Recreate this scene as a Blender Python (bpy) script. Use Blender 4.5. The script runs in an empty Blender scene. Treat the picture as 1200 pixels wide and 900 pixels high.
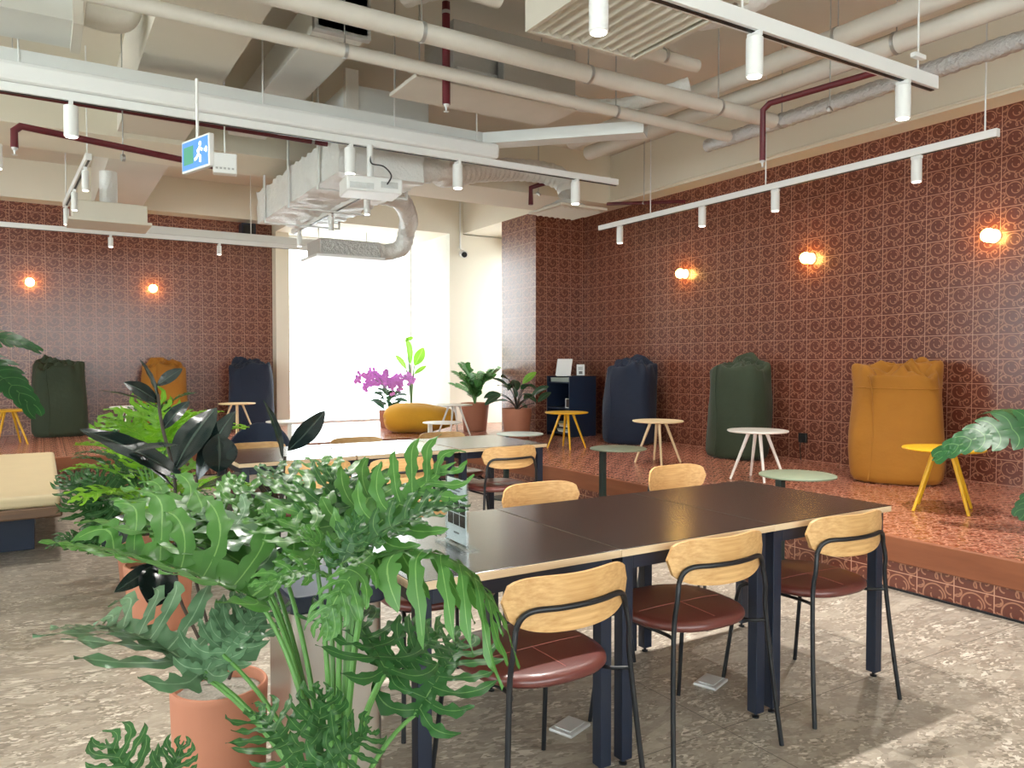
import bpy, math, random
from mathutils import Vector, Matrix, noise
R = math.radians
PI = math.pi
scn = bpy.context.scene
col = scn.collection
V = Vector

# ------------------------------------------------------------------ mesh helpers
def lin(h):
    h = h.lstrip('#')
    c = [int(h[i:i+2], 16)/255 for i in (0, 2, 4)]
    return tuple((x/12.92 if x <= .04045 else ((x+.055)/1.055)**2.4) for x in c) + (1,)

def spline(pts, k=6):
    pts = [V(p) for p in pts]
    if len(pts) < 3:
        return pts
    out = []
    n = len(pts)
    for i in range(n-1):
        p0 = pts[max(i-1, 0)]; p1 = pts[i]; p2 = pts[i+1]; p3 = pts[min(i+2, n-1)]
        for j in range(k):
            t = j/k
            out.append(.5*((2*p1)+(p2-p0)*t+(2*p0-5*p1+4*p2-p3)*t*t+(3*p1-p0-3*p2+p3)*t**3))
    out.append(pts[-1])
    return out

class MB:
    def __init__(s):
        s.v = []; s.f = []; s.mi = []; s.uv = {}
    def add(s, vs, fs, mi=0, uvs=None):
        b = len(s.v)
        s.v += [tuple(p) for p in vs]
        for fc in fs:
            s.f.append([b+i for i in fc]); s.mi.append(mi)
        if uvs:
            for i, u in enumerate(uvs): s.uv[b+i] = u
        return s
    def box(s, x0, y0, z0, x1, y1, z1, mi=0):
        vs = [(x0,y0,z0),(x1,y0,z0),(x1,y1,z0),(x0,y1,z0),(x0,y0,z1),(x1,y0,z1),(x1,y1,z1),(x0,y1,z1)]
        return s.add(vs, [(3,2,1,0),(4,5,6,7),(0,1,5,4),(1,2,6,5),(2,3,7,6),(3,0,4,7)], mi)
    def obox(s, c, size, m=None, mi=0):
        m = m or Matrix.Identity(3)
        c = V(c); h = [q/2 for q in size]
        vs = [c + m @ V((sx*h[0], sy*h[1], sz*h[2])) for sx, sy, sz in
              [(-1,-1,-1),(1,-1,-1),(1,1,-1),(-1,1,-1),(-1,-1,1),(1,-1,1),(1,1,1),(-1,1,1)]]
        return s.add(vs, [(3,2,1,0),(4,5,6,7),(0,1,5,4),(1,2,6,5),(2,3,7,6),(3,0,4,7)], mi)
    def bar(s, a, b, w, h, mi=0):
        a = V(a); b = V(b); y = (b-a).normalized()
        up = V((0,0,1)) if abs(y.z) < .95 else V((0,1,0))
        x = y.cross(up).normalized(); z = x.cross(y)
        m = Matrix((x, y, z)).transposed()
        return s.obox((a+b)/2, (w, (b-a).length, h), m, mi)
    def tube(s, pts, r, n=10, mi=0, caps=True):
        pts = [V(p) for p in pts]
        N = len(pts)
        rs = r if isinstance(r, (list, tuple)) else [r]*N
        t = (pts[1]-pts[0]).normalized()
        ref = V((0,0,1)) if abs(t.z) < .9 else V((1,0,0))
        nx = t.cross(ref).normalized()
        vs = []
        for i, p in enumerate(pts):
            if i == 0: tt = pts[1]-pts[0]
            elif i == N-1: tt = pts[-1]-pts[-2]
            else: tt = (pts[i+1]-pts[i]).normalized()+(pts[i]-pts[i-1]).normalized()
            if tt.length < 1e-9: tt = t
            tt = tt.normalized()
            nx = nx - tt*nx.dot(tt)
            nx = nx.normalized() if nx.length > 1e-6 else tt.orthogonal().normalized()
            ny = tt.cross(nx)
            for k in range(n):
                a = 2*PI*k/n
                vs.append(p + (nx*math.cos(a)+ny*math.sin(a))*rs[i])
        fs = []
        for i in range(N-1):
            for k in range(n):
                k2 = (k+1) % n
                fs.append((i*n+k, i*n+k2, (i+1)*n+k2, (i+1)*n+k))
        if caps:
            fs.append(tuple(range(n))[::-1]); fs.append(tuple((N-1)*n+k for k in range(n)))
        return s.add(vs, fs, mi)
    def lathe(s, prof, c=(0,0,0), n=32, mi=0, m=None):
        vs = []; fs = []
        c = V(c)
        for (r, z) in prof:
            for k in range(n):
                a = 2*PI*k/n
                q = V((r*math.cos(a), r*math.sin(a), z))
                vs.append(c + (m @ q if m else q))
        for i in range(len(prof)-1):
            for k in range(n):
                k2 = (k+1) % n
                fs.append((i*n+k, i*n+k2, (i+1)*n+k2, (i+1)*n+k))
        fs.append(tuple(range(n))[::-1]); fs.append(tuple((len(prof)-1)*n+k for k in range(n)))
        return s.add(vs, fs, mi)
    def prism(s, poly, z0, z1, mi=0, axis='z'):
        n = len(poly)
        f = {'z': lambda p, w: (p[0], p[1], w), 'x': lambda p, w: (w, p[0], p[1]), 'y': lambda p, w: (p[0], w, p[1])}[axis]
        vs = [f(p, z0) for p in poly]+[f(p, z1) for p in poly]
        fs = [tuple(range(n))[::-1], tuple(range(n, 2*n))]
        fs += [(i, (i+1) % n, n+(i+1) % n, n+i) for i in range(n)]
        return s.add(vs, fs, mi)
    def build(s, name, mat, parent=None, loc=(0,0,0), smooth=40, bevel=0, bseg=2, recalc=True):
        me = bpy.data.meshes.new(name)
        me.from_pydata(s.v, [], s.f)
        for m in (mat if isinstance(mat, (list, tuple)) else [mat]): me.materials.append(m)
        for p, i in zip(me.polygons, s.mi): p.material_index = i
        if s.uv:
            ul = me.uv_layers.new(name='UVMap')
            for l in me.loops:
                ul.data[l.index].uv = s.uv.get(l.vertex_index, (0, 0))
        if recalc:
            import bmesh
            bm = bmesh.new(); bm.from_mesh(me); bmesh.ops.recalc_face_normals(bm, faces=bm.faces); bm.to_mesh(me); bm.free()
        if smooth:
            for p in me.polygons: p.use_smooth = True
            me.set_sharp_from_angle(angle=R(smooth))
        o = bpy.data.objects.new(name, me)
        col.objects.link(o)
        o.location = loc
        if parent: o.parent = parent
        if bevel:
            b = o.modifiers.new('bevel', 'BEVEL'); b.width = bevel; b.segments = bseg; b.limit_method = 'ANGLE'; b.angle_limit = R(35)
        return o

def tag(o, label, cat, group=None, kind=None):
    if label: o['label'] = label
    if cat: o['category'] = cat
    if group: o['group'] = group
    if kind: o['kind'] = kind
    return o
def struct(o):
    o['kind'] = 'structure'
    return o
def thing(name, label, cat, loc=(0,0,0), rz=0, group=None):
    o = bpy.data.objects.new(name, None)
    col.objects.link(o)
    o.empty_display_size = .1
    o.location = loc; o.rotation_euler = (0, 0, rz)
    return tag(o, label, cat, group)
def dup(o, loc=None, rz=None, label=None, parent=None):
    c = o.copy()
    col.objects.link(c)
    if parent: c.parent = parent
    if loc is not None: c.location = loc
    if rz is not None: c.rotation_euler = (0, 0, rz)
    if label: c['label'] = label
    for ch in list(o.children): dup(ch, parent=c)
    return c

# ------------------------------------------------------------------ materials
class NT:
    def __init__(s, name):
        s.m = bpy.data.materials.new(name); s.m.use_nodes = True
        s.t = s.m.node_tree; s.t.nodes.clear()
        s.out = s.t.nodes.new('ShaderNodeOutputMaterial')
        s.b = s.t.nodes.new('ShaderNodeBsdfPrincipled')
        s.t.links.new(s.b.outputs[0], s.out.inputs[0])
    def n(s, typ, **kw):
        nd = s.t.nodes.new(typ)
        for k, v in kw.items(): setattr(nd, k, v)
        return nd
    def set(s, sock, v):
        if hasattr(v, 'is_linked'): s.t.links.new(v, sock)
        else: sock.default_value = v
    def M(s, op, a, b=0., c=None, clamp=False):
        nd = s.n('ShaderNodeMath', operation=op, use_clamp=clamp)
        s.set(nd.inputs[0], a); s.set(nd.inputs[1], b)
        if c is not None: s.set(nd.inputs[2], c)
        return nd.outputs[0]
    def VM(s, op, a, b=(0,0,0), out=0):
        nd = s.n('ShaderNodeVectorMath', operation=op)
        s.set(nd.inputs[0], a); s.set(nd.inputs[1], b)
        return nd.outputs[out]
    def mix(s, f, a, b):
        nd = s.n('ShaderNodeMix', data_type='RGBA')
        s.set(nd.inputs[0], f); s.set(nd.inputs[6], a); s.set(nd.inputs[7], b)
        return nd.outputs[2]
    def noise(s, vec, scale, detail=3, rough=.5):
        nd = s.n('ShaderNodeTexNoise')
        s.set(nd.inputs['Vector'], vec); nd.inputs['Scale'].default_value = scale
        nd.inputs['Detail'].default_value = detail; nd.inputs['Roughness'].default_value = rough
        return nd.outputs[0]
    def ramp(s, v, stops):
        nd = s.n('ShaderNodeValToRGB')
        e = nd.color_ramp.elements
        while len(e) < len(stops): e.new(.5)
        for q, (p, c) in zip(e, stops): q.position = p; q.color = c
        s.set(nd.inputs[0], v)
        return nd.outputs[0]
    def bump(s, h, strength=.3, dist=.01):
        nd = s.n('ShaderNodeBump')
        nd.inputs['Strength'].default_value = strength; nd.inputs['Distance'].default_value = dist
        s.set(nd.inputs['Height'], h); s.t.links.new(nd.outputs[0], s.b.inputs['Normal'])
    def pos(s): return s.n('ShaderNodeNewGeometry').outputs['Position']
    def obj(s): return s.n('ShaderNodeTexCoord').outputs['Object']
    def P(s, **kw):
        for k, v in kw.items(): s.set(s.b.inputs[k.replace('_', ' ')], v)
        return s

def flat(name, c, rough=.5, metal=0., var=.06, scale=6., bump=0, bscale=60, spec=.5, coat=0.):
    t = NT(name)
    c = lin(c)
    nz = t.noise(t.obj(), scale, 3)
    lo = tuple(x*(1-var) for x in c[:3])+(1,); hi = tuple(min(1, x*(1+var)) for x in c[:3])+(1,)
    t.P(Base_Color=t.mix(nz, lo, hi), Roughness=rough, Metallic=metal, Coat_Weight=coat, Coat_Roughness=.2)
    t.b.inputs['Specular IOR Level'].default_value = spec
    if bump: t.bump(t.noise(t.obj(), bscale, 4), bump, .004)
    return t.m

def emis(name, c, strength):
    t = NT(name)
    t.P(Base_Color=(.02,.02,.02,1), Emission_Color=c, Emission_Strength=strength)
    return t.m

def scroll_tile(name, ax, base, line, grout, size=.212, off=(0, 0), rough=.28, var=.1, grain=0.):
    """glazed square tiles with pale arabesque scrolls; ax picks the two world axes the tiles lie along"""
    t = NT(name)
    sep = t.n('ShaderNodeSeparateXYZ'); t.t.links.new(t.pos(), sep.inputs[0])
    u = t.M('DIVIDE', t.M('SUBTRACT', sep.outputs[ax[0]], off[0]), size)
    v = t.M('DIVIDE', t.M('SUBTRACT', sep.outputs[ax[1]], off[1]), size)
    fu = t.M('SUBTRACT', t.M('FRACT', u), .5); fv = t.M('SUBTRACT', t.M('FRACT', v), .5)
    cmb = t.n('ShaderNodeCombineXYZ'); t.set(cmb.inputs[0], fu); t.set(cmb.inputs[1], fv)
    Pq = cmb.outputs[0]
    acc = None
    # centre, radius, half width, half plane (nx, ny, k) kept
    arcs = [((.02,.13), .30, .033, (.75,.66,-.14)), ((-.05,.15), .16, .031, (-.5,-.86,-.20)),
            ((.20,-.40), .27, .032, (-.2,1,-.42)), ((.27,-.27), .105, .034, (1,.2,.18)),
            ((-.33,-.29), .17, .03, (.4,-1,.10)), ((-.30,-.22), .075, .032, (-1,.4,.16)),
            ((.42,.37), .12, .033, (-.4,-1,-.60)), ((-.42,.38), .14, .034, (1,.3,-.36)),
            ((.46,-.02), .11, .033, (-1,0,-.44)), ((-.10,-.34), .10, .030, (1,.6,-.30)),
            ((.36,.16), .15, .028, (1,.3,.40)), ((-.40,.04), .11, .028, (-1,0,.36))]
    for c, r, w, (nx, ny, k) in arcs:
        d = t.VM('DISTANCE', Pq, (c[0], c[1], 0), 1)
        ring = t.M('MULTIPLY', t.M('SUBTRACT', w*.80, t.M('ABSOLUTE', t.M('SUBTRACT', d, r))), 70, clamp=True)
        hp = t.M('GREATER_THAN', t.VM('DOT_PRODUCT', Pq, (nx, ny, 0), 1), k)
        q = t.M('MULTIPLY', ring, hp)
        acc = q if acc is None else t.M('MAXIMUM', acc, q)
    for c, r in [((-.12,.08), .045), ((.20,-.22), .05), ((-.24,-.2), .05), ((.33,.33), .045), ((-.33,.45), .045), ((.36,.06), .04), ((.1,.3), .03)]:
        d = t.VM('DISTANCE', Pq, (c[0], c[1], 0), 1)
        acc = t.M('MAXIMUM', acc, t.M('MULTIPLY', t.M('SUBTRACT', r, d), 60, clamp=True))
    edge = t.M('MAXIMUM', t.M('ABSOLUTE', fu), t.M('ABSOLUTE', fv))
    gm = t.M('GREATER_THAN', edge, .487)
    wn = t.n('ShaderNodeTexWhiteNoise', noise_dimensions='2D')
    cm2 = t.n('ShaderNodeCombineXYZ'); t.set(cm2.inputs[0], t.M('FLOOR', u)); t.set(cm2.inputs[1], t.M('FLOOR', v))
    t.t.links.new(cm2.outputs[0], wn.inputs['Vector'])
    b = lin(base)
    nz = t.noise(t.pos(), 14, 3)
    tone = t.M('ADD', t.M('MULTIPLY', wn.outputs[0], .6), t.M('MULTIPLY', nz, .5))
    bc = t.mix(tone, tuple(x*(1-var) for x in b[:3])+(1,), tuple(x*(1+var) for x in b[:3])+(1,))
    c = t.mix(t.M('MULTIPLY', acc, .72), bc, lin(line))
    if grain:
        c = t.mix(t.M('MULTIPLY', t.M('GREATER_THAN', t.noise(t.pos(), 38, 2), .53), grain), c, lin(line))
    c = t.mix(gm, c, lin(grout))
    t.P(Base_Color=c, Roughness=t.M('ADD', rough, t.M('MULTIPLY', acc, .12)), Coat_Weight=.45, Coat_Roughness=.22)
    t.bump(t.M('SUBTRACT', t.M('MULTIPLY', acc, .25), t.M('MULTIPLY', gm, 1)), .35, .002)
    return t.m

def terrazzo():
    t = NT('stone_floor')
    p = t.pos()
    mp = t.n('ShaderNodeMapping'); mp.inputs['Scale'].default_value = (.62, 1.3, 1); mp.inputs['Rotation'].default_value = (0, 0, R(12))
    t.t.links.new(p, mp.inputs[0])
    warp = t.VM('ADD', mp.outputs[0], t.VM('SCALE', t.n('ShaderNodeTexNoise').outputs[1], (0,0,0)))
    def vor(scale):
        nd = t.n('ShaderNodeTexVoronoi'); nd.inputs['Scale'].default_value = scale; nd.inputs['Randomness'].default_value = 1
        t.set(nd.inputs['Vector'], warp)
        s2 = t.n('ShaderNodeSeparateColor'); t.t.links.new(nd.outputs['Color'], s2.inputs[0])
        return s2.outputs[0], s2.outputs[1]
    a, a2 = vor(38); b, b2 = vor(85); c, c2 = vor(15)
    ca = t.ramp(a, [(0, lin('#83776a')), (.55, lin('#9a8f82')), (.8, lin('#b3a89a')), (1, lin('#d9d0c3'))])
    cb = t.ramp(b, [(0, lin('#6e6458')), (.6, lin('#978d80')), (1, lin('#c9bfb0'))])
    cc = t.ramp(c, [(0, lin('#877c70')), (.7, lin('#9f9588')), (1, lin('#b0a697'))])
    m = t.mix(t.M('GREATER_THAN', b2, .55), ca, cb)
    m = t.mix(t.M('MULTIPLY', t.M('GREATER_THAN', c2, .6), .75), m, cc)
    m = t.mix(t.M('MULTIPLY', t.noise(p, 1.2, 4), .35), m, lin('#998e81'))
    sep = t.n('ShaderNodeSeparateXYZ'); t.t.links.new(p, sep.inputs[0])
    g = None
    for i, (sz, of) in enumerate(((1.2, .27), (.9, .42))):
        fr = t.M('ABSOLUTE', t.M('SUBTRACT', t.M('FRACT', t.M('DIVIDE', t.M('ADD', sep.outputs[i], of+12), sz)), .5))
        q = t.M('GREATER_THAN', fr, .5-.0016/sz)
        g = q if g is None else t.M('MAXIMUM', g, q)
    m = t.mix(g, m, lin('#453d34'))
    t.P(Base_Color=m, Roughness=t.M('ADD', .34, t.M('MULTIPLY', a2, .12)))
    return t.m

def wood(name, c1, c2, ax='X', rough=.42, scale=1., dens=26):
    t = NT(name)
    mp = t.n('ShaderNodeMapping')
    s = {'X': (1.2, dens, dens), 'Y': (dens, 1.2, dens), 'Z': (dens, dens, 1.2)}[ax]
    mp.inputs['Scale'].default_value = tuple(q*scale for q in s)
    t.t.links.new(t.obj(), mp.inputs[0])
    n1 = t.noise(mp.outputs[0], 1.5, 5, .6)
    c = t.ramp(n1, [(.28, lin(c1)), (.72, lin(c2))])
    t.P(Base_Color=c, Roughness=rough)
    t.bump(n1, .06, .002)
    return t.m

def leafmat(name, top, vein, young=None, rough=.35, trans=.25, veinw=.07, tint=None):
    t = NT(name)
    uv = t.n('ShaderNodeTexCoord').outputs['UV']
    sep = t.n('ShaderNodeSeparateXYZ'); t.t.links.new(uv, sep.inputs[0])
    d = t.M('ABSOLUTE', t.M('SUBTRACT', sep.outputs[0], .5))
    vm = t.M('MULTIPLY', t.M('LESS_THAN', d, veinw*.5), .5)
    nz = t.noise(t.pos(), 9, 3)
    tc = lin(top)
    base = t.mix(nz, tuple(x*.65 for x in tc[:3])+(1,), tuple(min(1, x*1.45) for x in tc[:3])+(1,))
    if young: base = t.mix(t.M('MULTIPLY', sep.outputs[1], .5), base, lin(young))
    c = t.mix(vm, base, lin(vein))
    t.P(Base_Color=c, Roughness=rough)
    if trans:
        tr = t.n('ShaderNodeBsdfTranslucent')
        hs = t.n('ShaderNodeHueSaturation'); hs.inputs['Value'].default_value = 1.35; hs.inputs['Saturation'].default_value = 1.05
        t.t.links.new(c, hs.inputs['Color'])
        t.t.links.new(hs.outputs[0], tr.inputs[0])
        ms = t.n('ShaderNodeMixShader'); ms.inputs[0].default_value = trans
        t.t.links.new(t.b.outputs[0], ms.inputs[1]); t.t.links.new(tr.outputs[0], ms.inputs[2]); t.t.links.new(ms.outputs[0], t.out.inputs[0])
    return t.m

def glassmat(name, tint=(1,1,1,1), gl=.06):
    t = NT(name)
    tr = t.n('ShaderNodeBsdfTransparent'); tr.inputs[0].default_value = tint
    g = t.n('ShaderNodeBsdfGlossy'); g.inputs['Roughness'].default_value = .03
    ms = t.n('ShaderNodeMixShader'); ms.inputs[0].default_value = gl
    t.t.links.new(tr.outputs[0], ms.inputs[1]); t.t.links.new(g.outputs[0], ms.inputs[2]); t.t.links.new(ms.outputs[0], t.out.inputs[0])
    return t.m

def foilmat(name, c, rough=.3, metal=.9, bs=1., scale=22):
    t = NT(name)
    n1 = t.noise(t.obj(), scale, 6, .65)
    t.P(Base_Color=lin(c), Roughness=rough, Metallic=metal)
    t.bump(n1, bs, .03)
    return t.m

def fabricmat(name, c, rough=.8, sheen=.08):
    t = NT(name)
    cc = lin(c)
    nz = t.noise(t.obj(), 3.2, 4)
    t.P(Base_Color=t.mix(nz, tuple(x*.85 for x in cc[:3])+(1,), tuple(x*1.15 for x in cc[:3])+(1,)), Roughness=rough, Sheen_Weight=sheen)
    big = t.noise(t.obj(), 7, 3, .55)
    fine = t.noise(t.obj(), 260, 2)
    t.bump(t.M('ADD', big, t.M('MULTIPLY', fine, .04)), .35, .03)
    return t.m

TB, TL, TG = '#632f22', '#b37f64', '#bf8f78'
M = dict(
    tile_right=scroll_tile('scroll_tile_side', (1, 2), TB, TL, TG, off=(0, .32)),
    tile_back=scroll_tile('scroll_tile_back', (0, 2), TB, TL, TG, off=(.07, .32)),
    tile_floor=scroll_tile('scroll_tile_platform', (0, 1), '#84402d', '#cf9478', '#d5a088', rough=.27, var=.15, grain=.55),  # wall tile in lighter colours, glare on the platform painted in
    floor=terrazzo(),
    beige=flat('painted_plaster', '#e2dccb', .85, var=.03, scale=1.5),
    slab=flat('painted_concrete', '#d9d3c6', .9, var=.07, scale=1.2, bump=.15, bscale=20),
    stucco=flat('textured_plaster', '#dcdcd2', .8, var=.06, scale=5, bump=.6, bscale=14),
    white=flat('white_lacquer', '#e6e7e4', .42, var=.02),
    tray=flat('galvanised_white', '#d8dad6', .5, var=.04, scale=3),
    wrap=flat('pipe_lagging', '#d2cdc2', .6, var=.08, scale=4, bump=.5, bscale=25),
    grille=flat('grille_paint', '#cfc9ba', .55, var=.03),
    foil=foilmat('aluminium_foil', '#cfd0ce', .32, .75, 1., 26),
    galv=foilmat('galvanised_steel', '#b4b5b2', .38, .85, .35, 9),
    duct=foilmat('duct_wrap', '#e3e4e0', .36, .1, .9, 9),
    red=flat('fire_pipe_red', '#5e1620', .4, var=.08),
    chrome=flat('chrome', '#d4d5d4', .35, .35, var=.02),
    steel=foilmat('brushed_steel', '#b3aca4', .3, .95, .03, 8),
    blackm=flat('black_powder_coat', '#15171c', .38, var=.05),
    navym=flat('navy_powder_coat', '#172032', .42, var=.05),
    navyf=fabricmat('navy_canvas', '#0e1c33'),
    olivef=fabricmat('olive_canvas', '#2c3824'),
    mustf=fabricmat('mustard_canvas', '#9d650f'),
    yelf=fabricmat('lit_yellow_canvas', '#d29a22'),  # brighter than the mustard cloth, window light put into the colour
    laminate=flat('black_laminate', '#171311', .26, var=.06, scale=2, spec=.7, coat=.7),
    ply=wood('birch_ply_edge', '#c3a583', '#e4cba8', 'X', .5),
    oak=wood('oak_veneer', '#bd8d55', '#dcb27a', 'X', .42, 1., 70),
    plank=wood('terracotta_stained_plank', '#7b452b', '#965a3b', 'Y', .5, .8, 9),
    plankx=wood('terracotta_stained_board', '#7b452b', '#965a3b', 'X', .5, .8, 9),
    leather=flat('oxblood_leather', '#63302a', .36, coat=.4, var=.1, scale=5, bump=.12, bscale=180),
    seam=flat('leather_seam', '#9a5a50', .5),
    terra=flat('terracotta', '#b0745a', .75, var=.1, scale=4, bump=.1),
    gravel=flat('grey_gravel', '#8f8a80', .9, var=.5, scale=90, bump=1, bscale=120),
    soil=flat('potting_soil', '#3a3028', .95, var=.3, scale=40, bump=.6),
    yellow=flat('yellow_lacquer', '#d9a81c', .4),
    cream=flat('cream_lacquer', '#dfc9a0', .42),
    wtab=flat('white_table_lacquer', '#e9e6df', .35),
    sage=flat('sage_lacquer', '#76806b', .45),
    sagel=flat('pale_sage_lacquer', '#a9b3ac', .4),
    dgreen=flat('dark_green_metal', '#1f2f2c', .45),
    beigel=flat('beige_leather', '#cbb994', .5, var=.06, bump=.1, bscale=120),
    walnut=wood('brown_wood_rim', '#57402f', '#7a5a40', 'X', .5),
    navyp=flat('navy_paint', '#16263f', .5),
    paper=flat('white_paper', '#e4e6e6', .6, var=.01),
    photo=flat('dark_print', '#3c332f', .5, var=.4, scale=60),
    ink=flat('grey_ink', '#767676', .6),
    acrylic=glassmat('clear_acrylic', (.93,.96,.97,1), .1),
    glass=glassmat('window_glass', (1,1,1,1), .05),
    phil=leafmat('philodendron_leaf', '#3d6c2e', '#8fb86a', '#578a3a', .4, .26),
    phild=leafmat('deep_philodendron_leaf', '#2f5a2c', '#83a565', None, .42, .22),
    phils=leafmat('silvery_philodendron_leaf', '#5a7a5a', '#a9c2a2', None, .30, .12),
    philb=leafmat('bright_philodendron_leaf', '#669a2a', '#a9c858', '#7fb02e', .35, .4),
    rubber=leafmat('rubber_plant_leaf', '#15211f', '#4d5a50', None, .2, .06),
    mons=leafmat('monstera_leaf', '#25562c', '#6f9c5c', None, .42, .2),
    zz=leafmat('zz_leaf', '#568f4c', '#95ba88', None, .35, .25),
    cal=leafmat('strelitzia_leaf', '#2b4f35', '#6f9373', None, .32, .2),
    ban=leafmat('banana_leaf', '#6fa53a', '#b5d27c', '#98c64a', .4, .45),
    stem=flat('green_petiole', '#56843f', .45, var=.15),
    bark=flat('brown_stem', '#3a3026', .7, var=.2),
    petal=flat('magenta_petal', '#d98bdc', .6, var=.25, scale=30),
    socket=flat('black_plastic', '#141414', .4),
    lens=emis('lit_lens', (1,.95,.86,1), 6),
    globe=emis('lit_globe', (1,.60,.15,1), 30),
    screen=emis('lit_blue_sign', (.1,.33,.75,1), 1.1),
    screeng=emis('lit_green_sign', (.1,.5,.3,1), .8),
    figure=emis('lit_white_figure', (.9,.97,1,1), 2.2),
)

# ------------------------------------------------------------------ room shell
PZ = .32                       # height of the tiled platform
WX, WY = 6.9, 12.95            # inner faces of the tiled side wall and back wall
CZ = 4.15
struct(MB().box(-7, -4, -.15, 9.5, 15, 0).build('floor', M['floor'], smooth=0))
struct(MB().box(-7, -4, CZ, 7.3, 13.4, CZ+.2).build('ceiling', M['slab'], smooth=0))
# tiled side wall, painted above the tiles
struct(MB().box(WX, -4, 0, WX+.3, 9.19, 3.5).build('wall_right', M['tile_right'], smooth=0))
struct(MB().box(6.62, -4, 3.5, WX+.3, 9.19, CZ).build('beam_right', M['beige'], smooth=0))
struct(MB().box(-7, WY, 0, 3.28, WY+.3, 3.62).build('wall_back', M['tile_back'], smooth=0))
struct(MB().box(-7, 12.62, 3.62, 3.28, WY+.3, CZ).build('beam_back', M['beige'], smooth=0))
# tiled pillar that closes the side wall, with its two tiled faces
pil = MB().box(6.03, 9.19, 0, 7.2, 10.14, 3.5)
o = pil.build('pillar_tiled', [M['tile_back'], M['tile_right']], smooth=0)
for p in o.data.polygons:
    p.material_index = 1 if abs(p.normal.x) > .5 else 0
struct(o)
# window niche: beams, pillars, glazed openings
struct(MB().box(3.28, 11.4, 3.48, 6.03, 13.3, CZ).build('beam_window', M['beige'], smooth=0))
struct(MB().box(6.03, 9.19, 3.5, 7.2, 13.3, CZ).build('beam_corner', M['beige'], smooth=0))
struct(MB().box(3.28, 12.72, 0, 3.5, WY+.3, 3.48).build('trim_1', M['beige'], smooth=0))
o = MB().box(5.78, 11.4, 0, 6.40, 13.25, 3.48).build('pillar_plaster', [M['beige'], M['stucco']], smooth=0)
for p in o.data.polygons:
    p.material_index = 1 if p.normal.x < -.5 else 0
struct(o)
def window(name, a, b, z0, z1, axis, at, bars, mull):
    w = MB()
    q = .03
    def bx(m, p0, p1, za, zb, t=.03):
        if axis == 'x': m.box(p0, at-t, za, p1, at+t, zb)
        else: m.box(at-t, p0, za, at+t, p1, zb)
    bx(w, a, a+q, z0, z1); bx(w, b-q, b, z0, z1); bx(w, a, b, z0, z0+q); bx(w, a, b, z1-q, z1)
    for x in bars: bx(w, x-.02, x+.02, z0, z1)
    for z in mull: bx(w, a, b, z-.008, z+.008)
    fr = struct(w.build(name, M['white'], smooth=0))
    g = MB(); bx(g, a+q, b-q, z0+q, z1-q, .004)
    g.build('window_glass', M['glass'], fr, smooth=0)
    return fr
window('window_1', 3.5, 5.78, PZ, 3.48, 'x', 12.98, (), (1.2,))
window('window_2', 10.14, 11.4, PZ, 3.2, 'y', 7.0, (), (1.2,))
struct(MB().box(6.9, 10.14, 3.2, 7.1, 11.4, 3.5).build('trim_2', M['beige'], smooth=0))
struct(MB().box(6.4, 11.4, 0, 7.2, 11.6, 3.48).build('wall_niche', M['beige'], smooth=0))
wr = MB(); wr.box(-7, -4.2, 0, 7.2, -4, .9).box(-7, -4.2, 3.4, 7.2, -4, CZ).box(-7, -4.2, .9, -5, -4, 3.4).box(4.2, -4.2, .9, 7.2, -4, 3.4)
struct(wr.build('wall_rear', M['beige'], smooth=0))
window('window_fill_rear', -5, 4.2, .9, 3.4, 'x', -4.1, (-2.7, -.4, 1.9), ())  # unseen rear wall and window, added to balance light from behind
wl = MB(); wl.box(-7.2, -4, 0, -7, 13.25, .8).box(-7.2, -4, 3.4, -7, 13.25, CZ).box(-7.2, -4, .8, -7, -3, 3.4).box(-7.2, 10, .8, -7, 13.25, 3.4)
struct(wl.build('wall_left', M['beige'], smooth=0))
window('window_fill_left', -3, 10, .8, 3.4, 'y', -7.1, (.25, 3.5, 6.75), ())  # unseen left wall and window, opening sized for the side light
# raised platform, tiled top, stained plank edge, tiled riser
pf = MB().prism([(4.34, -4), (WX, -4), (WX, 9.19), (7.0, 9.19), (7.0, 13.2), (-7, 13.2), (-7, 9.74), (4.34, 9.74)], 0, PZ-.002)
struct(pf.build('platform_floor', M['tile_floor'], smooth=0))
struct(MB().box(4.30, -4, .165, 4.34, 9.70, PZ).build('trim_3', M['plank'], smooth=0, bevel=.008))
struct(MB().box(4.315, -4, .012, 4.34, 9.715, .165).build('riser_side', M['tile_right'], smooth=0))
struct(MB().box(-7, 9.70, .165, 4.34, 9.74, PZ).build('trim_4', M['plankx'], smooth=0, bevel=.008))
struct(MB().box(-7, 9.715, .012, 4.315, 9.74, .165).build('riser_back', M['tile_back'], smooth=0))
struct(MB().box(4.305, -4, 0, 4.34, 9.705, .012).build('baseboard_right', M['blackm'], smooth=0))
struct(MB().box(-7, 9.705, 0, 4.305, 9.74, .012).build('baseboard_back', M['blackm'], smooth=0))
# downstand beams of the ceiling
struct(MB().box(.65, -4, 3.55, 1.25, 12.62, CZ).build('beam_long', M['slab'], smooth=0))
struct(MB().box(-7, 8.25, 3.5, 6.62, 9.15, CZ).build('beam_cross', M['beige'], smooth=0))

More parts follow.
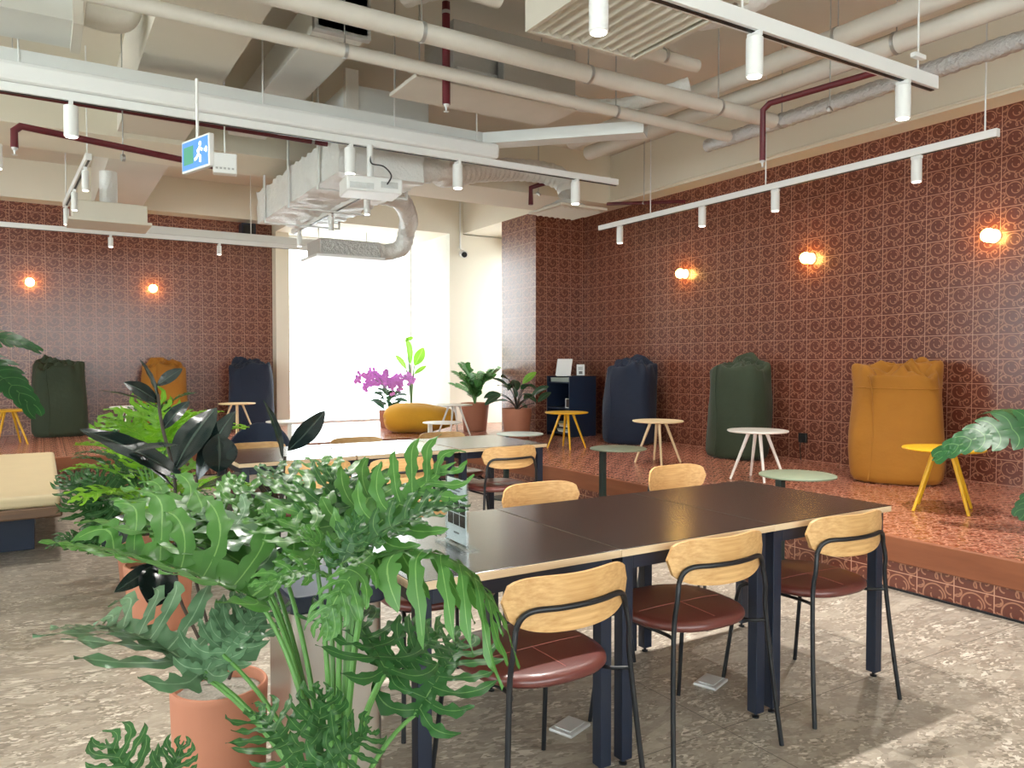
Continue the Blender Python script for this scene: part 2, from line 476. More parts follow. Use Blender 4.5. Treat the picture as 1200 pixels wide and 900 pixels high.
# ------------------------------------------------------------------ tables and chairs
def make_table():
    t = thing('work_table', 'black topped table', 'table')
    w, d = .739/2, .41
    MB().box(-w+.002, -d+.002, .7385, w-.002, d-.002, .741).build('tabletop', M['laminate'], t, smooth=0, bevel=.0012)
    e = MB().box(-w, -d, .715, w, d, .7385).build('edge_band', M['ply'], t, smooth=0, bevel=.0015)
    e['label'] = 'pale plywood edge under the black top'
    f = MB()
    i = .022
    f.box(-w+i+.045, -d+i, .665, w-i-.045, -d+i+.03, .714); f.box(-w+i+.045, d-i-.03, .665, w-i-.045, d-i, .714)
    f.box(-w+i, -d+i+.045, .665, -w+i+.03, d-i-.045, .714); f.box(w-i-.03, -d+i+.045, .665, w-i, d-i-.045, .714)
    f.build('apron', M['navym'], t, smooth=0, bevel=.002)
    for sx in (-1, 1):
        for sy in (-1, 1):
            cx, cy = sx*(w-i-.0225), sy*(d-i-.0225)
            l = MB().box(cx-.0225, cy-.0225, .022, cx+.0225, cy+.0225, .714).build('leg', M['navym'], t, smooth=0, bevel=.003)
            MB().lathe([(.006, .021), (.006, .008), (.014, .006), (.014, 0)][::-1], (cx, cy, 0), 12).build('levelling_foot', M['blackm'], l)
    return t
tb = make_table()
NT_Y, FT_Y = 2.345, 5.2
tlab = ['black table beside the steel bin, holding the menu stand',
        'middle black table of the front row, a seam on either side',
        'black table at the platform end of the front row',
        'table at the window-lit left end of the far row', 'middle table of the far row behind the philodendron leaves',
        'table at the platform end of the far row, pale from window light']
tpos = [(1.236, NT_Y), (1.976, NT_Y), (2.716, NT_Y), (1.375, FT_Y), (2.125, FT_Y), (2.875, FT_Y)]
for i, (x, y) in enumerate(tpos):
    o = tb if i == 0 else dup(tb)
    o.location = (x, y, 0); o['label'] = tlab[i]; o['group'] = 'tables of the front row' if i < 3 else 'tables of the far row'

def superpts(a, b, e, n):
    out = []
    for k in range(n):
        t = 2*PI*k/n
        c, s = math.cos(t), math.sin(t)
        out.append((a*math.copysign(abs(c)**(2/e), c), b*math.copysign(abs(s)**(2/e), s)))
    return out

def make_chair():
    """faces +Y; origin on the floor under the seat centre"""
    t = thing('dining_chair', 'chair', 'chair')
    # upholstered seat: rounded shield, domed top
    n = 48
    vs = []; fs = []
    base = superpts(1, 1, 2.7, n)
    def ring(k, z):
        for (x, y) in base:
            wid = .225*(1.0+.06*y)
            vs.append((x*wid*k, y*.225*k, z+.012*(1-x*x)*0))
    prof = [(.90, .444), (.97, .447), (1.0, .456), (.995, .467), (.97, .475), (.88, .4805), (.6, .4835), (.3, .4845)]
    for k, z in prof: ring(k, z)
    for i in range(len(prof)-1):
        for k in range(n):
            fs.append((i*n+k, i*n+(k+1) % n, (i+1)*n+(k+1) % n, (i+1)*n+k))
    fs.append(tuple(range(n))[::-1]); fs.append(tuple((len(prof)-1)*n+k for k in range(n)))
    se = MB().add(vs, fs).build('seat', M['leather'], t, smooth=60)
    sm = MB()
    for pts in ([(-.19, -.02), (-.1, -.02), (0, -.02), (.1, -.02), (.19, -.02)], [(0, -.19), (0, -.1), (0, -.02)]):
        q = []
        for x, y in pts:
            rr = max(abs(x)/.225, abs(y)/.225)
            z = .4848 if rr < .5 else (.4832 if rr < .75 else .4812)
            q.append((x, y, z))
        sm.tube(q, .0012, 6)
    sm.build('seam', M['seam'], se)
    # bent plywood backrest, its ends curving forward
    vs = []; fs = []
    nx, nz = 28, 10
    def yb(x): return -.262 + 1.25*x*x
    W, Hh = .222, .078
    for side in (0, 1):
        for i in range(nx+1):
            x = -W + 2*W*i/nx
            hh = Hh*(max(0, 1-abs(x/W)**4.2))**(1/2.6)
            for j in range(nz+1):
                z = .69 + hh*(2*j/nz-1) + .012*(abs(x)/W)**2
                vs.append((x, yb(x)+(.0 if side == 0 else .012), z))
    st = (nx+1)*(nz+1)
    for i in range(nx):
        for j in range(nz):
            a = i*(nz+1)+j; b = a+1; c = a+nz+2; d = a+nz+1
            fs += [(a, b, c, d), (st+d, st+c, st+b, st+a)]
    rim = [i*(nz+1) for i in range(nx+1)] + [nx*(nz+1)+j for j in range(nz+1)] + [i*(nz+1)+nz for i in range(nx, -1, -1)] + [j for j in range(nz, -1, -1)]
    for a, b in zip(rim, rim[1:]): fs.append((a, b, st+b, st+a))
    MB().add(vs, fs).build('backrest', M['oak'], t, smooth=35)
    # black tube frame
    r = .0085
    rail = spline([(-.196, yb(.196)-.010, .63), (-.182, yb(.182)-.011, .664), (-.15, yb(.15)-.011, .682), (-.08, yb(.08)-.0105, .683), (0, yb(0)-.0105, .683), (.08, yb(.08)-.0105, .683), (.15, yb(.15)-.011, .682), (.182, yb(.182)-.011, .664), (.196, yb(.196)-.010, .63)], 5)
    MB().tube(rail, r, 10).build('back_rail', M['blackm'], t)
    for s in (-1, 1):
        p = spline([(s*.196, yb(.196)-.010, .63), (s*.206, -.228, .57), (s*.214, -.222, .48), (s*.235, -.243, .22), (s*.252, -.268, 0)], 6)
        MB().tube(p, r, 10).build('leg', M['blackm'], t)
        p = spline([(s*.17, .10, .432), (s*.185, .15, .42), (s*.198, .175, .36), (s*.222, .225, 0)], 6)
        MB().tube(p, r, 10).build('leg', M['blackm'], t)
    f = MB()
    f.tube(spline([(-.214, -.222, .44), (-.17, -.14, .43), (-.17, .10, .43), (0, .115, .43), (.17, .10, .43), (.17, -.14, .43), (.214, -.222, .44)], 6), .0065, 8)
    f.build('seat_frame', M['blackm'], t)
    return t
ch = make_chair()
CH = [  # x, y, turn, label
    (1.262, 1.965, 2, 'oak-backed chair nearest the steel bin on the near side of the front tables'),
    (1.962, 2.055, -1, 'middle oak-backed chair on the near side of the front tables'),
    (2.675, 2.06, -2, 'oak-backed chair on the near side of the front tables closest to the platform'),
    (1.30, 2.72, 180, 'chair on the far side of the front tables, its back hidden behind the menu stand'),
    (2.04, 2.86, 180, 'chair on the far side of the front tables, middle one, rounded oak back showing'),
    (3.05, 2.985, 182, 'chair on the far side of the front tables nearest the platform, oak back top showing'),
    (1.375, 4.66, 0, 'chair on the near side of the far tables, mostly behind the rubber plant'),
    (1.88, 4.575, 2, 'middle chair on the near side of the far tables, behind the philodendron'),
    (2.80, 4.80, 0, 'chair on the near side of the far tables nearest the platform, seat shining grey'),
    (1.32, 5.50, 180, 'chair on the window side of the far tables, near the blue shell chair'),
    (2.08, 5.50, 180, 'middle chair on the window side of the far tables, thin strip of oak back showing'),
    (2.84, 5.55, 180, 'chair on the window side of the far tables nearest the yellow lying bean bag'),
]
for i, (x, y, rz, lab) in enumerate(CH):
    o = ch if i == 0 else dup(ch)
    o.location = (x, y, 0); o.rotation_euler = (0, 0, R(rz)); o['label'] = lab; o['group'] = 'oak and red leather chairs'

# blue shell chair beyond the far tables
t = thing('shell_chair', 'dark blue upholstered shell chair on the floor beyond the far tables', 'chair', (1.72, 7.35, 0), R(160))
vs = []; fs = []
nu, nv = 24, 10
for side in (0, 1):
    for i in range(nu+1):
        a = R(-205+230*i/nu)
        for j in range(nv+1):
            q = j/nv
            back = max(0, -math.sin(a))
            rr = .27+.03*q-.02*side
            z = .42 + q*(.10+.25*back**1.2)
            vs.append((rr*math.cos(a), rr*math.sin(a)*.95, z))
st = (nu+1)*(nv+1)
for i in range(nu):
    for j in range(nv):
        a = i*(nv+1)+j
        fs += [(a, a+nv+1, a+nv+2, a+1), (st+a+1, st+a+nv+2, st+a+nv+1, st+a)]
rim = [i*(nv+1) for i in range(nu+1)] + [nu*(nv+1)+j for j in range(nv+1)] + [i*(nv+1)+nv for i in range(nu, -1, -1)] + [j for j in range(nv, -1, -1)]
for a, b in zip(rim, rim[1:]): fs.append((a, b, st+b, st+a))
MB().add(vs, fs).build('backrest', M['navyf'], t)
MB().lathe([(.22, .36), (.26, .38), (.265, .43), (.24, .46), (.1, .47)], n=28).build('seat', M['navyf'], t)
for k in range(4):
    a = R(45+90*k)
    MB().tube([(.16*math.cos(a), .16*math.sin(a), .36), (.27*math.cos(a), .27*math.sin(a), 0)], [.016, .01], 10).build('leg', M['oak'], t)

# ------------------------------------------------------------------ small tables
def round_table(loc, mat, label, rz=0, h=.435, r=.262, group='round tables on the platform'):
    t = thing('round_table', label, 'table', loc, rz, group)
    MB().lathe([(r-.012, h-.016), (r-.003, h-.012), (r, h-.006), (r-.002, h), (r-.006, h+.001)], n=48).build('tabletop', mat, t)
    for k in range(4):
        a = R(45+90*k)
        c, s = math.cos(a), math.sin(a)
        MB().tube([(.075*c, .075*s, h-.016), (.235*c, .235*s, .0)], [.016, .0105], 12).build('leg', mat, t)
    return t
round_table((5.40, 7.55, PZ), M['yellow'], 'yellow round table in front of the navy cabinet', R(20))
round_table((5.41, 5.95, PZ), M['cream'], 'cream round table in front of the navy bean bag by the side wall', R(12))
round_table((5.39, 4.64, PZ), M['wtab'], 'white round table in front of the dark green bean bag by the side wall', R(10))
round_table((5.37, 2.99, PZ), M['yellow'], 'yellow round table in front of the mustard bean bag, half under a monstera leaf', R(25))
round_table((-.36, 11.55, PZ), M['yellow'], 'yellow round table beside the olive bean bag on the back platform', R(15))
round_table((1.03, 11.62, PZ), M['wtab'], 'white round table between the olive and mustard bean bags, mostly behind leaves', R(15))
round_table((2.45, 11.75, PZ), M['cream'], 'cream round table in front of the navy bean bag on the back platform', R(30))
round_table((4.99, 9.72, PZ), M['wtab'], 'white round table beside the lying yellow bean bag', R(5))

def c_table(loc, mat, post, label, rz=0):
    t = thing('side_table', label, 'table', loc, rz, 'single-post side tables along the platform edge')
    h, r = .64, .235
    MB().lathe([(r-.006, h-.012), (r, h-.009), (r, h-.002), (r-.003, h)], n=48).build('tabletop', mat, t)
    MB().box(-.185, -.022, .012, -.14, .022, h-.012).build('post', post, t, smooth=0, bevel=.003)
    MB().lathe([(.15, 0), (.15, .008), (.146, .012)], (-.1625, 0, 0), 32).build('base', post, t)
    return t
c_table((4.09, 3.20, 0), M['sage'], M['dgreen'], 'sage green single-post side table right behind the front tables, at the platform edge')
c_table((4.09, 4.98, 0), M['sage'], M['dgreen'], 'sage green single-post side table in front of the navy bean bag, at the platform edge')
c_table((4.09, 6.52, 0), M['sagel'], M['dgreen'], 'pale grey side table at the platform edge behind the end of the far tables')
c_table((4.08, 8.25, 0), M['wtab'], M['wtab'], 'white single-post side table below the lying yellow bean bag')
c_table((2.53, 9.40, 0), M['wtab'], M['wtab'], 'white single-post side table at the back platform edge below the window', R(90))

# ------------------------------------------------------------------ bean bags
def beanbag(loc, w, d, h, mat, label, rz, seed, lean=6, flare=.0, group='standing bean bags'):
    t = thing('bean_bag', label, 'bean bag', loc, rz, group)
    rnd = random.Random(seed)
    ph = [rnd.uniform(0, 6.28) for _ in range(8)]
    n = 72
    hb = h*.90
    lv = [(.78, 0), (.91, .015), (.98, .06), (1.0, .14), (1.01, .28), (1.0, .42), (.985, .55), (.97, .66), (.955, .76), (.945, .84), (.925, .90), (.905, .945), (.885, .975), (.85, .995), (.79, 1.0), (.72, .985), (.66, .955)]
    L = math.tan(R(lean))
    def pt(k, zz, th, fold):
        c, s = math.cos(th), math.sin(th)
        e = 2.7
        x = w/2*math.copysign(abs(c)**(2/e), c); y = d/2*math.copysign(abs(s)**(2/e), s)
        z = zz*hb
        wr = .012*math.sin(3*th+ph[0]+4*zz)+.010*noise.noise(V((c*2+seed, s*2, zz*3)))*1.5
        top = max(0, (zz-.80)/.20)**1.3 + (1.0 if k < .8 and zz > .9 else 0)*.1
        wr += top*(.020*math.sin(6*th+ph[1])+.014*math.sin(13*th+ph[2]))
        kk = k+wr/(w/2)+flare*top*(.5+.5*math.cos(th-ph[3]))
        z += top*(.045*h*s+.035*h*math.sin(2*th+ph[4])+.022*math.sin(5*th+ph[5])+.010*math.sin(11*th+ph[0]))
        return (x*kk, y*kk+L*z, z)
    vs = []; fs = []
    for (k, zz) in lv:
        for i in range(n): vs.append(pt(k, zz, 2*PI*i/n, 0))
    for a in range(len(lv)-1):
        for i in range(n):
            fs.append((a*n+i, a*n+(i+1) % n, (a+1)*n+(i+1) % n, (a+1)*n+i))
    fs.append(tuple(range(n))[::-1])
    body = MB().add(vs, fs).build('body', mat, t, smooth=80)
    # crumpled fabric folded in over the mouth
    vs = []; fs = []
    m = 14
    zc = hb*1.0
    for j in range(m+1):
        q = j/m
        for i in range(n):
            th = 2*PI*i/n
            ex = V(pt(.70, .978, th, 0))
            cx = V((0, L*zc+.10*d, zc+.03*h))
            p = ex.lerp(cx, q)
            amp = math.sin(PI*min(1, q*1.1))
            p.z += amp*(.030*math.sin(5*th+ph[6]+5*q)+.022*math.sin(11*th+ph[7]-7*q)+.035*noise.noise(V((p.x*7+seed, p.y*7, q*3)))) - .02*(1-q)
            vs.append(tuple(p))
    for a in range(m):
        for i in range(n):
            fs.append((a*n+i, a*n+(i+1) % n, (a+1)*n+(i+1) % n, (a+1)*n+i))
    fs.append(tuple(m*n+i for i in range(n)))
    MB().add(vs, fs).build('gathered_top', mat, t, smooth=70)
    # welted seam down the front and a stitched line round the collar
    sm = MB()
    th0 = -PI/2-.35
    pp = [V(pt(1.004, z, th0+.05*math.sin(5*z), 0)) for z in [.03+.95*i/24 for i in range(25)]]
    sm.tube(pp, .006, 6)
    sm.build('seam', mat, body)
    if flare:
        cl = MB()
        cl.tube([V(pt(.955, .82, 2*PI*i/60, 0)) for i in range(61)], .006, 6)
        cl.build('collar_seam', mat, body)
    return t
beanbag((6.43, 7.62, PZ), .68, .52, 1.14, M['navyf'], 'navy bean bag against the side wall beside the navy cabinet', R(-72), 3, 4)
beanbag((6.44, 5.82, PZ), .66, .50, 1.13, M['olivef'], 'dark green bean bag against the side wall behind the white round table', R(-76), 5, 3)
beanbag((6.30, 3.93, PZ), .74, .52, 1.10, M['mustf'], 'mustard bean bag leaning on the side wall, its mouth flared open', R(-66), 8, 11, .10)
beanbag((.22, 12.50, PZ), .68, .48, 1.14, M['olivef'], 'olive green bean bag against the back wall near the bench', R(0), 11, 3)
beanbag((1.58, 12.50, PZ), .64, .48, 1.12, M['mustf'], 'mustard bean bag against the back wall behind the dark leaves', R(4), 17, 4)
beanbag((2.80, 12.42, PZ), .68, .50, 1.14, M['navyf'], 'navy bean bag against the back wall next to the window', R(-10), 23, 4)
# lying bean bag
t = thing('bean_bag', 'yellow bean bag lying on its side in the window light', 'bean bag', (4.80, 10.45, PZ), R(-28))
vs = []; fs = []
n, m = 48, 24
for j in range(m+1):
    b = -PI/2+PI*j/m
    for i in range(n):
        a = 2*PI*i/n
        cb = math.copysign(abs(math.cos(b))**.6, math.cos(b)); sb = math.copysign(abs(math.sin(b))**.8, math.sin(b))
        x = .52*sb
        prof = 1-.22*sb
        y = .34*cb*prof*math.cos(a); z = .215*cb*prof*math.copysign(abs(math.sin(a))**.8, math.sin(a))
        z = max(z, -.205)
        w = .025*noise.noise(V((x*5, y*5, z*5)))+.012*math.sin(7*a+6*b)*abs(sb)**3
        vs.append((x+w, y*(1+w), max(-.205, z*(1+2*w))+.205))
for j in range(m):
    for i in range(n): fs.append((j*n+i, j*n+(i+1) % n, (j+1)*n+(i+1) % n, (j+1)*n+i))
MB().add(vs, fs).build('body', M['yelf'], t, smooth=80)
s = MB(); s.tube(spline([(-.5, 0, .26), (-.3, -.05, .40), (0, -.04, .425), (.3, -.03, .36), (.5, 0, .24)], 6), .006, 6); s.build('seam', M['yelf'], t)

# ------------------------------------------------------------------ cabinet and what stands on it
t = thing('shelf_cabinet', 'navy open shelf cabinet on the platform against the tiled pillar', 'cabinet', (6.20, 8.60, PZ))
cw, cd, chh = .46, .56, .84
c = MB()
c.box(0, 0, 0, cw, .02, chh).box(0, cd-.02, 0, cw, cd, chh).box(cw-.02, .02, 0, cw, cd-.02, chh)
c.box(0, .02, .03, cw-.02, cd-.02, .05)
c.build('body', M['navyp'], t, smooth=0, bevel=.002)
MB().box(0, .02, chh-.10, cw-.02, cd-.02, chh-.08).build('shelf', M['navyp'], t, smooth=0, bevel=.001)
MB().box(0, .02, .38, cw-.02, cd-.02, .40).build('shelf', M['navyp'], t, smooth=0, bevel=.001)
bx = thing('storage_box', 'pale blue shallow box on the top shelf of the navy cabinet', 'box', (6.23, 8.66, PZ+chh-.079))
MB().box(0, 0, 0, .25, .44, .045).build('tray', M['sagel'], bx, smooth=0, bevel=.004)
MB().box(-.004, -.004, .0455, .254, .444, .058).build('lid', M['sagel'], bx, smooth=0, bevel=.003)
z = PZ+.051
cols = [M['wtab'], M['sagel'], M['navyf'], M['wtab'], M['cream'], M['sage']]
blab = ['large white book at the bottom of the pile in the navy cabinet', 'grey-green book above the white one in the cabinet pile', 'dark blue book in the middle of the cabinet pile', 'thin white book above the dark blue one in the cabinet pile', 'cream book near the top of the cabinet pile', 'small green book topmost of the cabinet pile']
for k in range(6):
    b = thing('book', blab[k], 'book', (6.25, 8.68+.01*(k % 3), z), R(-4+3*(k % 3)), 'books in the navy cabinet')
    th = .022+.006*(k % 2)
    MB().box(.003, .003, .0025, .195, .297-.012*k, th-.0025).build('pages', M['paper'], b, smooth=0)
    cv = MB(); cv.box(0, 0, 0, .2, .30-.012*k, .0025).box(0, 0, th-.0025, .2, .30-.012*k, th).box(0, 0, .0025, .003, .30-.012*k, th-.0025)
    cv.build('cover', cols[k], b, smooth=0)
    z += th+.0004
pf_ = thing('picture_frame', 'small silver framed print on the middle shelf of the cabinet', 'picture frame', (6.23, 8.68, PZ+.401), R(-90))
fr = MB(); fr.box(-.05, -.008, 0, -.04, .008, .13).box(.04, -.008, 0, .05, .008, .13).box(-.04, -.008, 0, .04, .008, .01).box(-.04, -.008, .12, .04, .008, .13)
fr.build('frame', M['white'], pf_, smooth=0)
MB().box(-.04, -.003, .01, .04, .003, .12).build('print', M['photo'], pf_, smooth=0)
lp = thing('sheet_holder', 'tilted white sheet propped on top of the navy cabinet', 'stand', (6.30, 8.90, PZ+chh), R(-62))
mt = Matrix.Rotation(R(-16), 3, 'X')
MB().obox((0, .035, .125), (.24, .008, .245), mt).build('panel', M['paper'], lp, smooth=0, bevel=.002)
MB().obox((0, .10, .06), (.05, .1, .008), Matrix.Rotation(R(45), 3, 'X')).box(-.09, -.03, 0, .09, .1, .006).build('easel', M['white'], lp, smooth=0)
sg = thing('table_sign', 'small upright paper sign in a clear holder on top of the navy cabinet', 'sign', (6.50, 8.75, PZ+chh), R(-40))
MB().box(-.065, -.025, 0, .065, .025, .005).box(-.06, -.003, .005, .06, .003, .17).build('holder', M['acrylic'], sg, smooth=0)
MB().box(-.056, -.0048, .01, .056, -.0034, .165).build('paper', M['paper'], sg, smooth=0)
pr = MB()
for q in range(4): pr.box(-.035, -.0056, .125-.012*q, .035-.01*(q % 2), -.005, .130-.012*q)
pr.box(-.025, -.0056, .03, .025, -.005, .07)
pr.build('printing', M['ink'], sg, smooth=0)

# ------------------------------------------------------------------ menu stand, floor sockets, steel bin, bench
t = thing('menu_stand', 'clear menu stand with a photo card on the front row of tables', 'menu stand', (1.172, 2.265, .7415), R(-92))
MB().box(-.1, -.035, 0, .1, .035, .006).build('base', M['acrylic'], t, smooth=0, bevel=.001)
MB().box(-.08, -.004, .006, .08, -.002, .225).box(-.08, .002, .006, .08, .004, .225).box(-.08, -.002, .006, .08, .002, .010).box(-.0815, -.0045, .006, -.08, .0045, .225).box(.08, -.0045, .006, .0815, .0045, .225).build('panel', M['acrylic'], t, smooth=0)
cd_ = MB().box(-.074, -.001, .012, .074, .001, .222).build('card', M['paper'], t, smooth=0)
ph = MB()
for s in (-1, 1):
    for r_ in range(2):
        for k in range(3):
            x = -.066+.046*k; zz = .068+.042*r_
            ph.box(x, s*.0011, zz, x+.040, s*.0016, zz+.038)
ph.build('photo', M['photo'], cd_, smooth=0)
tx = MB()
for s in (-1, 1):
    tx.box(-.02, s*.0011, .040, .02, s*.0016, .046)
    for k in range(3): tx.box(-.06, s*.0011, .192-.011*k, .045-.02*k, s*.0016, .196-.011*k)
tx.build('printing', M['ink'], cd_, smooth=0)

for (x, y, rz, lab) in ((1.645, 2.275, 20, 'silver floor socket plate under the front tables near the first chair'), (2.385, 2.29, 20, 'silver floor socket plate under the front tables near the middle chair')):
    t = thing('floor_socket', lab, 'floor socket', (x, y, 0), R(rz), 'floor sockets under the front tables')
    MB().box(-.065, -.05, 0, .065, .05, .012).build('plate', M['chrome'], t, smooth=0, bevel=.004)
    MB().box(-.048, -.034, .0122, .048, .034, .017).build('lid', M['chrome'], t, smooth=0, bevel=.002)

t = thing('waste_bin', 'brushed steel bin with a black lid at the end of the front tables', 'bin', (.665, 2.09, 0))
MB().prism(superpts(.125, .135, 9, 48), .012, .70).build('body', M['steel'], t, smooth=30)
MB().prism(superpts(.133, .143, 10, 48), .701, .748).build('lid', M['navym'], t, smooth=30, bevel=.006)
MB().prism(superpts(.120, .130, 9, 48), 0, .012).build('base', M['blackm'], t, smooth=30)

t = thing('upholstered_bench', 'long bench with beige leather top, wood rim and navy plinth', 'bench', (-1.2, 7.52, 0))
MB().box(-1.3, -1.46, .37, 1.3, 1.46, .455).build('cushion', M['beigel'], t, smooth=30, bevel=.03, bseg=4)
MB().box(-1.31, -1.47, .30, 1.31, 1.47, .372).build('rim', M['walnut'], t, smooth=30, bevel=.012)
MB().box(-1.14, -1.0, 0, 1.14, 1.0, .30).build('plinth', M['navyp'], t, smooth=0, bevel=.004)

# ------------------------------------------------------------------ plants
def frame(B, T, N):
    y = (T-B); L = y.length; y = y/L
    z = N - y*N.dot(y)
    z = z.normalized() if z.length > 1e-4 else y.orthogonal().normalized()
    return y, z, y.cross(z), L

def strip(mb, cl, xs, ws, zs, nc, to3, wave, seed):
    """a blade: centre line cl (2-D points), half widths ws; cross-section of 2*nc+1 points"""
    vs = []; uv = []
    n = len(cl)
    for i in range(n):
        a = V(cl[max(0, i-1)]); b = V(cl[min(n-1, i+1)])
        d = (b-a); d = d/d.length if d.length else V((0, 1))
        nn = V((d.y, -d.x))
        for j in range(-nc, nc+1):
            q = j/nc
            p = V(cl[i])+nn*(ws[i]*q)
            wz = wave*abs(q)**1.5*math.sin(i*1.9+seed+(0 if j < 0 else 1.7))
            vs.append(to3(p.x, p.y, zs[i]+wz)); uv.append((.5+.5*q, i/(n-1)))
    m = 2*nc+1
    fs = []
    for i in range(n-1):
        for j in range(m-1):
            fs.append((i*m+j, i*m+j+1, (i+1)*m+j+1, (i+1)*m+j))
    mb.add(vs, fs, 0, uv)

def lobe(mb, cl, wl, wr, to3, wave, seed, z0=0.):
    vs = []; uv = []
    n = len(cl)
    for i in range(n):
        a = V(cl[max(0, i-1)]); b = V(cl[min(n-1, i+1)])
        d = (b-a); d = d/d.length if d.length else V((0, 1))
        nn = V((d.y, -d.x))
        for q in (-1, -.5, 0, .5, 1):
            w = wl[i] if q < 0 else wr[i]
            p = V(cl[i])+nn*(w*q)
            wz = wave*abs(q)**1.5*math.sin(i*1.35+seed+(0 if q < 0 else 1.9))
            vs.append(to3(p.x, p.y, z0+wz)); uv.append((.5+.5*q, i/(n-1)))
    fs = [(i*5+j, i*5+j+1, (i+1)*5+j+1, (i+1)*5+j) for i in range(n-1) for j in range(4)]
    mb.add(vs, fs, 0, uv)

def lobed_leaf(mb, B, T, N=(0,0,1), wid=.62, lobes=7, arch=.12, fold=.25, hang=0., seed=0, slim=1.):
    """deeply lobed, ruffled philodendron leaf from base B to tip T; hang bends the lobes down"""
    B, T, N = V(B), V(T), V(N)
    y, z, x, L = frame(B, T, N)
    rnd = random.Random(seed)
    def to3(px, py, pz):
        t = py/L
        a = abs(px)
        if hang:
            k = max(.35, 1-hang*.5*a/(L*.6))
            return B + x*(px*k) + y*py + z*(pz+arch*L*4*t*(1-t)) - V((0,0,1))*(hang*a*a/(L*.5)*1.3)
        zz = pz + arch*L*4*t*(1-t) + fold*a*(1-.7*a/L)
        return B + x*px + y*py + z*zz
    n = 14
    cl = [(0, L*i/n) for i in range(n+1)]
    ws = [L*(.04+.055*math.sin(PI*min(1, .08+i/n))**.8)*slim*(1+.18*math.sin(i*2.1+seed)) for i in range(n+1)]
    ws[0] = L*.03; ws[n-1] *= .6; ws[n] = .001
    lobe(mb, cl, ws, ws[1:]+[.001], to3, L*.012, seed)
    for s in (-1, 1):
        for i in range(lobes):
            f = i/(lobes-1)
            t = .03+.78*f+rnd.uniform(-.02, .02)
            ang = R(122-88*f**.8)+rnd.uniform(-.10, .10)
            ln = L*wid*(.46+.40*math.sin(PI*(.22+.62*(1-f))))*(.75 if i == lobes-1 else 1)*rnd.uniform(.82, 1.12)
            w = L*.052*slim*rnd.uniform(.85, 1.15)*(1.15-.35*f)
            k = 12
            cl = []
            cv = rnd.uniform(.25, .6)
            for j in range(k+1):
                q = j/k
                a2 = ang - cv*q*q + .10*math.sin(4*q+i)
                cl.append((s*ln*q*math.sin(a2), L*t+ln*q*math.cos(a2)*.9))
            prof = [1.05, .92, .80, .74, .76, .86, .98, 1.05, 1.02, .88, .66, .38, .05]
            p1, p2 = rnd.uniform(0, 6), rnd.uniform(0, 6)
            wl = [w*p*(1+.26*math.sin(j*1.75+p1)) for j, p in enumerate(prof)]
            wr = [w*p*(1+.26*math.sin(j*1.75+p2)) for j, p in enumerate(prof)]
            lobe(mb, cl, wl, wr, to3, L*.016, seed+i*1.3+s, .0006*(i+1))
    return L

def petiole(mb, O, B, r=.008, sag=.0, up=.25, n=10):
    O, B = V(O), V(B)
    d = B-O
    c = O + V((d.x*.25, d.y*.25, d.z*(.5+up)))
    pts = []
    for i in range(n+1):
        t = i/n
        pts.append(O*(1-t)**2 + c*2*t*(1-t) + B*t*t)
    mb.tube(pts, [r*(1.15-.45*i/n) for i in range(n+1)], 8)

def oval_leaf(mb, B, T, N=(0,0,1), w=.3, arch=.08, fold=.12, seed=0, wave=.006, pw=1.):
    B, T, N = V(B), V(T), V(N)
    y, z, x, L = frame(B, T, N)
    def to3(px, py, pz):
        t = py/L
        return B + x*px + y*py + z*(pz+arch*L*4*t*(1-t)+fold*abs(px))
    n = 14
    cl = [(0, L*i/n) for i in range(n+1)]
    ws = [L*w*.5*(math.sin(PI*(i/n)**pw)**.75 if 0 < i < n else .015) for i in range(n+1)]
    strip(mb, cl, 0, ws, [0]*(n+1), 3, to3, L*wave, seed)

def split_leaf(mb, B, T, N=(0,0,1), w=.9, arch=.1, fold=.15, seed=0, cuts=5):
    """monstera leaf: broad blade cut into strips from the edge"""
    B, T, N = V(B), V(T), V(N)
    y, z, x, L = frame(B, T, N)
    def to3(px, py, pz):
        t = py/L
        a = abs(px)
        return B + x*px + y*py + z*(pz+arch*L*4*t*(1-t)+fold*a-.5*a*a/L)
    n = 14
    cl = [(0, L*i/n) for i in range(n+1)]
    ws = [L*.16*(math.sin(PI*min(.999, .12+.88*i/n))**.7 if i < n else .02) for i in range(n+1)]
    strip(mb, cl, 0, ws, [0]*(n+1), 2, to3, .0, seed)
    for s in (-1, 1):
        for i in range(cuts+2):
            t = .0+.80*i/(cuts+1)
            ang = R(112-72*i/(cuts+1))
            ln = L*w*.5*(1.0 if i < 2 else 1.05-.08*i)*(.95+.1*math.sin(seed+i))
            wd = L*.075
            k = 8
            cl = []
            for j in range(k+1):
                q = j/k
                a2 = ang-.5*q*q
                cl.append((s*ln*q*math.sin(a2), L*t+ln*q*math.cos(a2)+L*.02))
            ws = [wd*p for p in (1.0, 1.05, 1.0, .98, 1.0, 1.0, .95, .7, .05)]
            strip(mb, cl, 0, ws, [.0004*(i+1)]*(k+1), 2, to3, L*.006, seed+i)

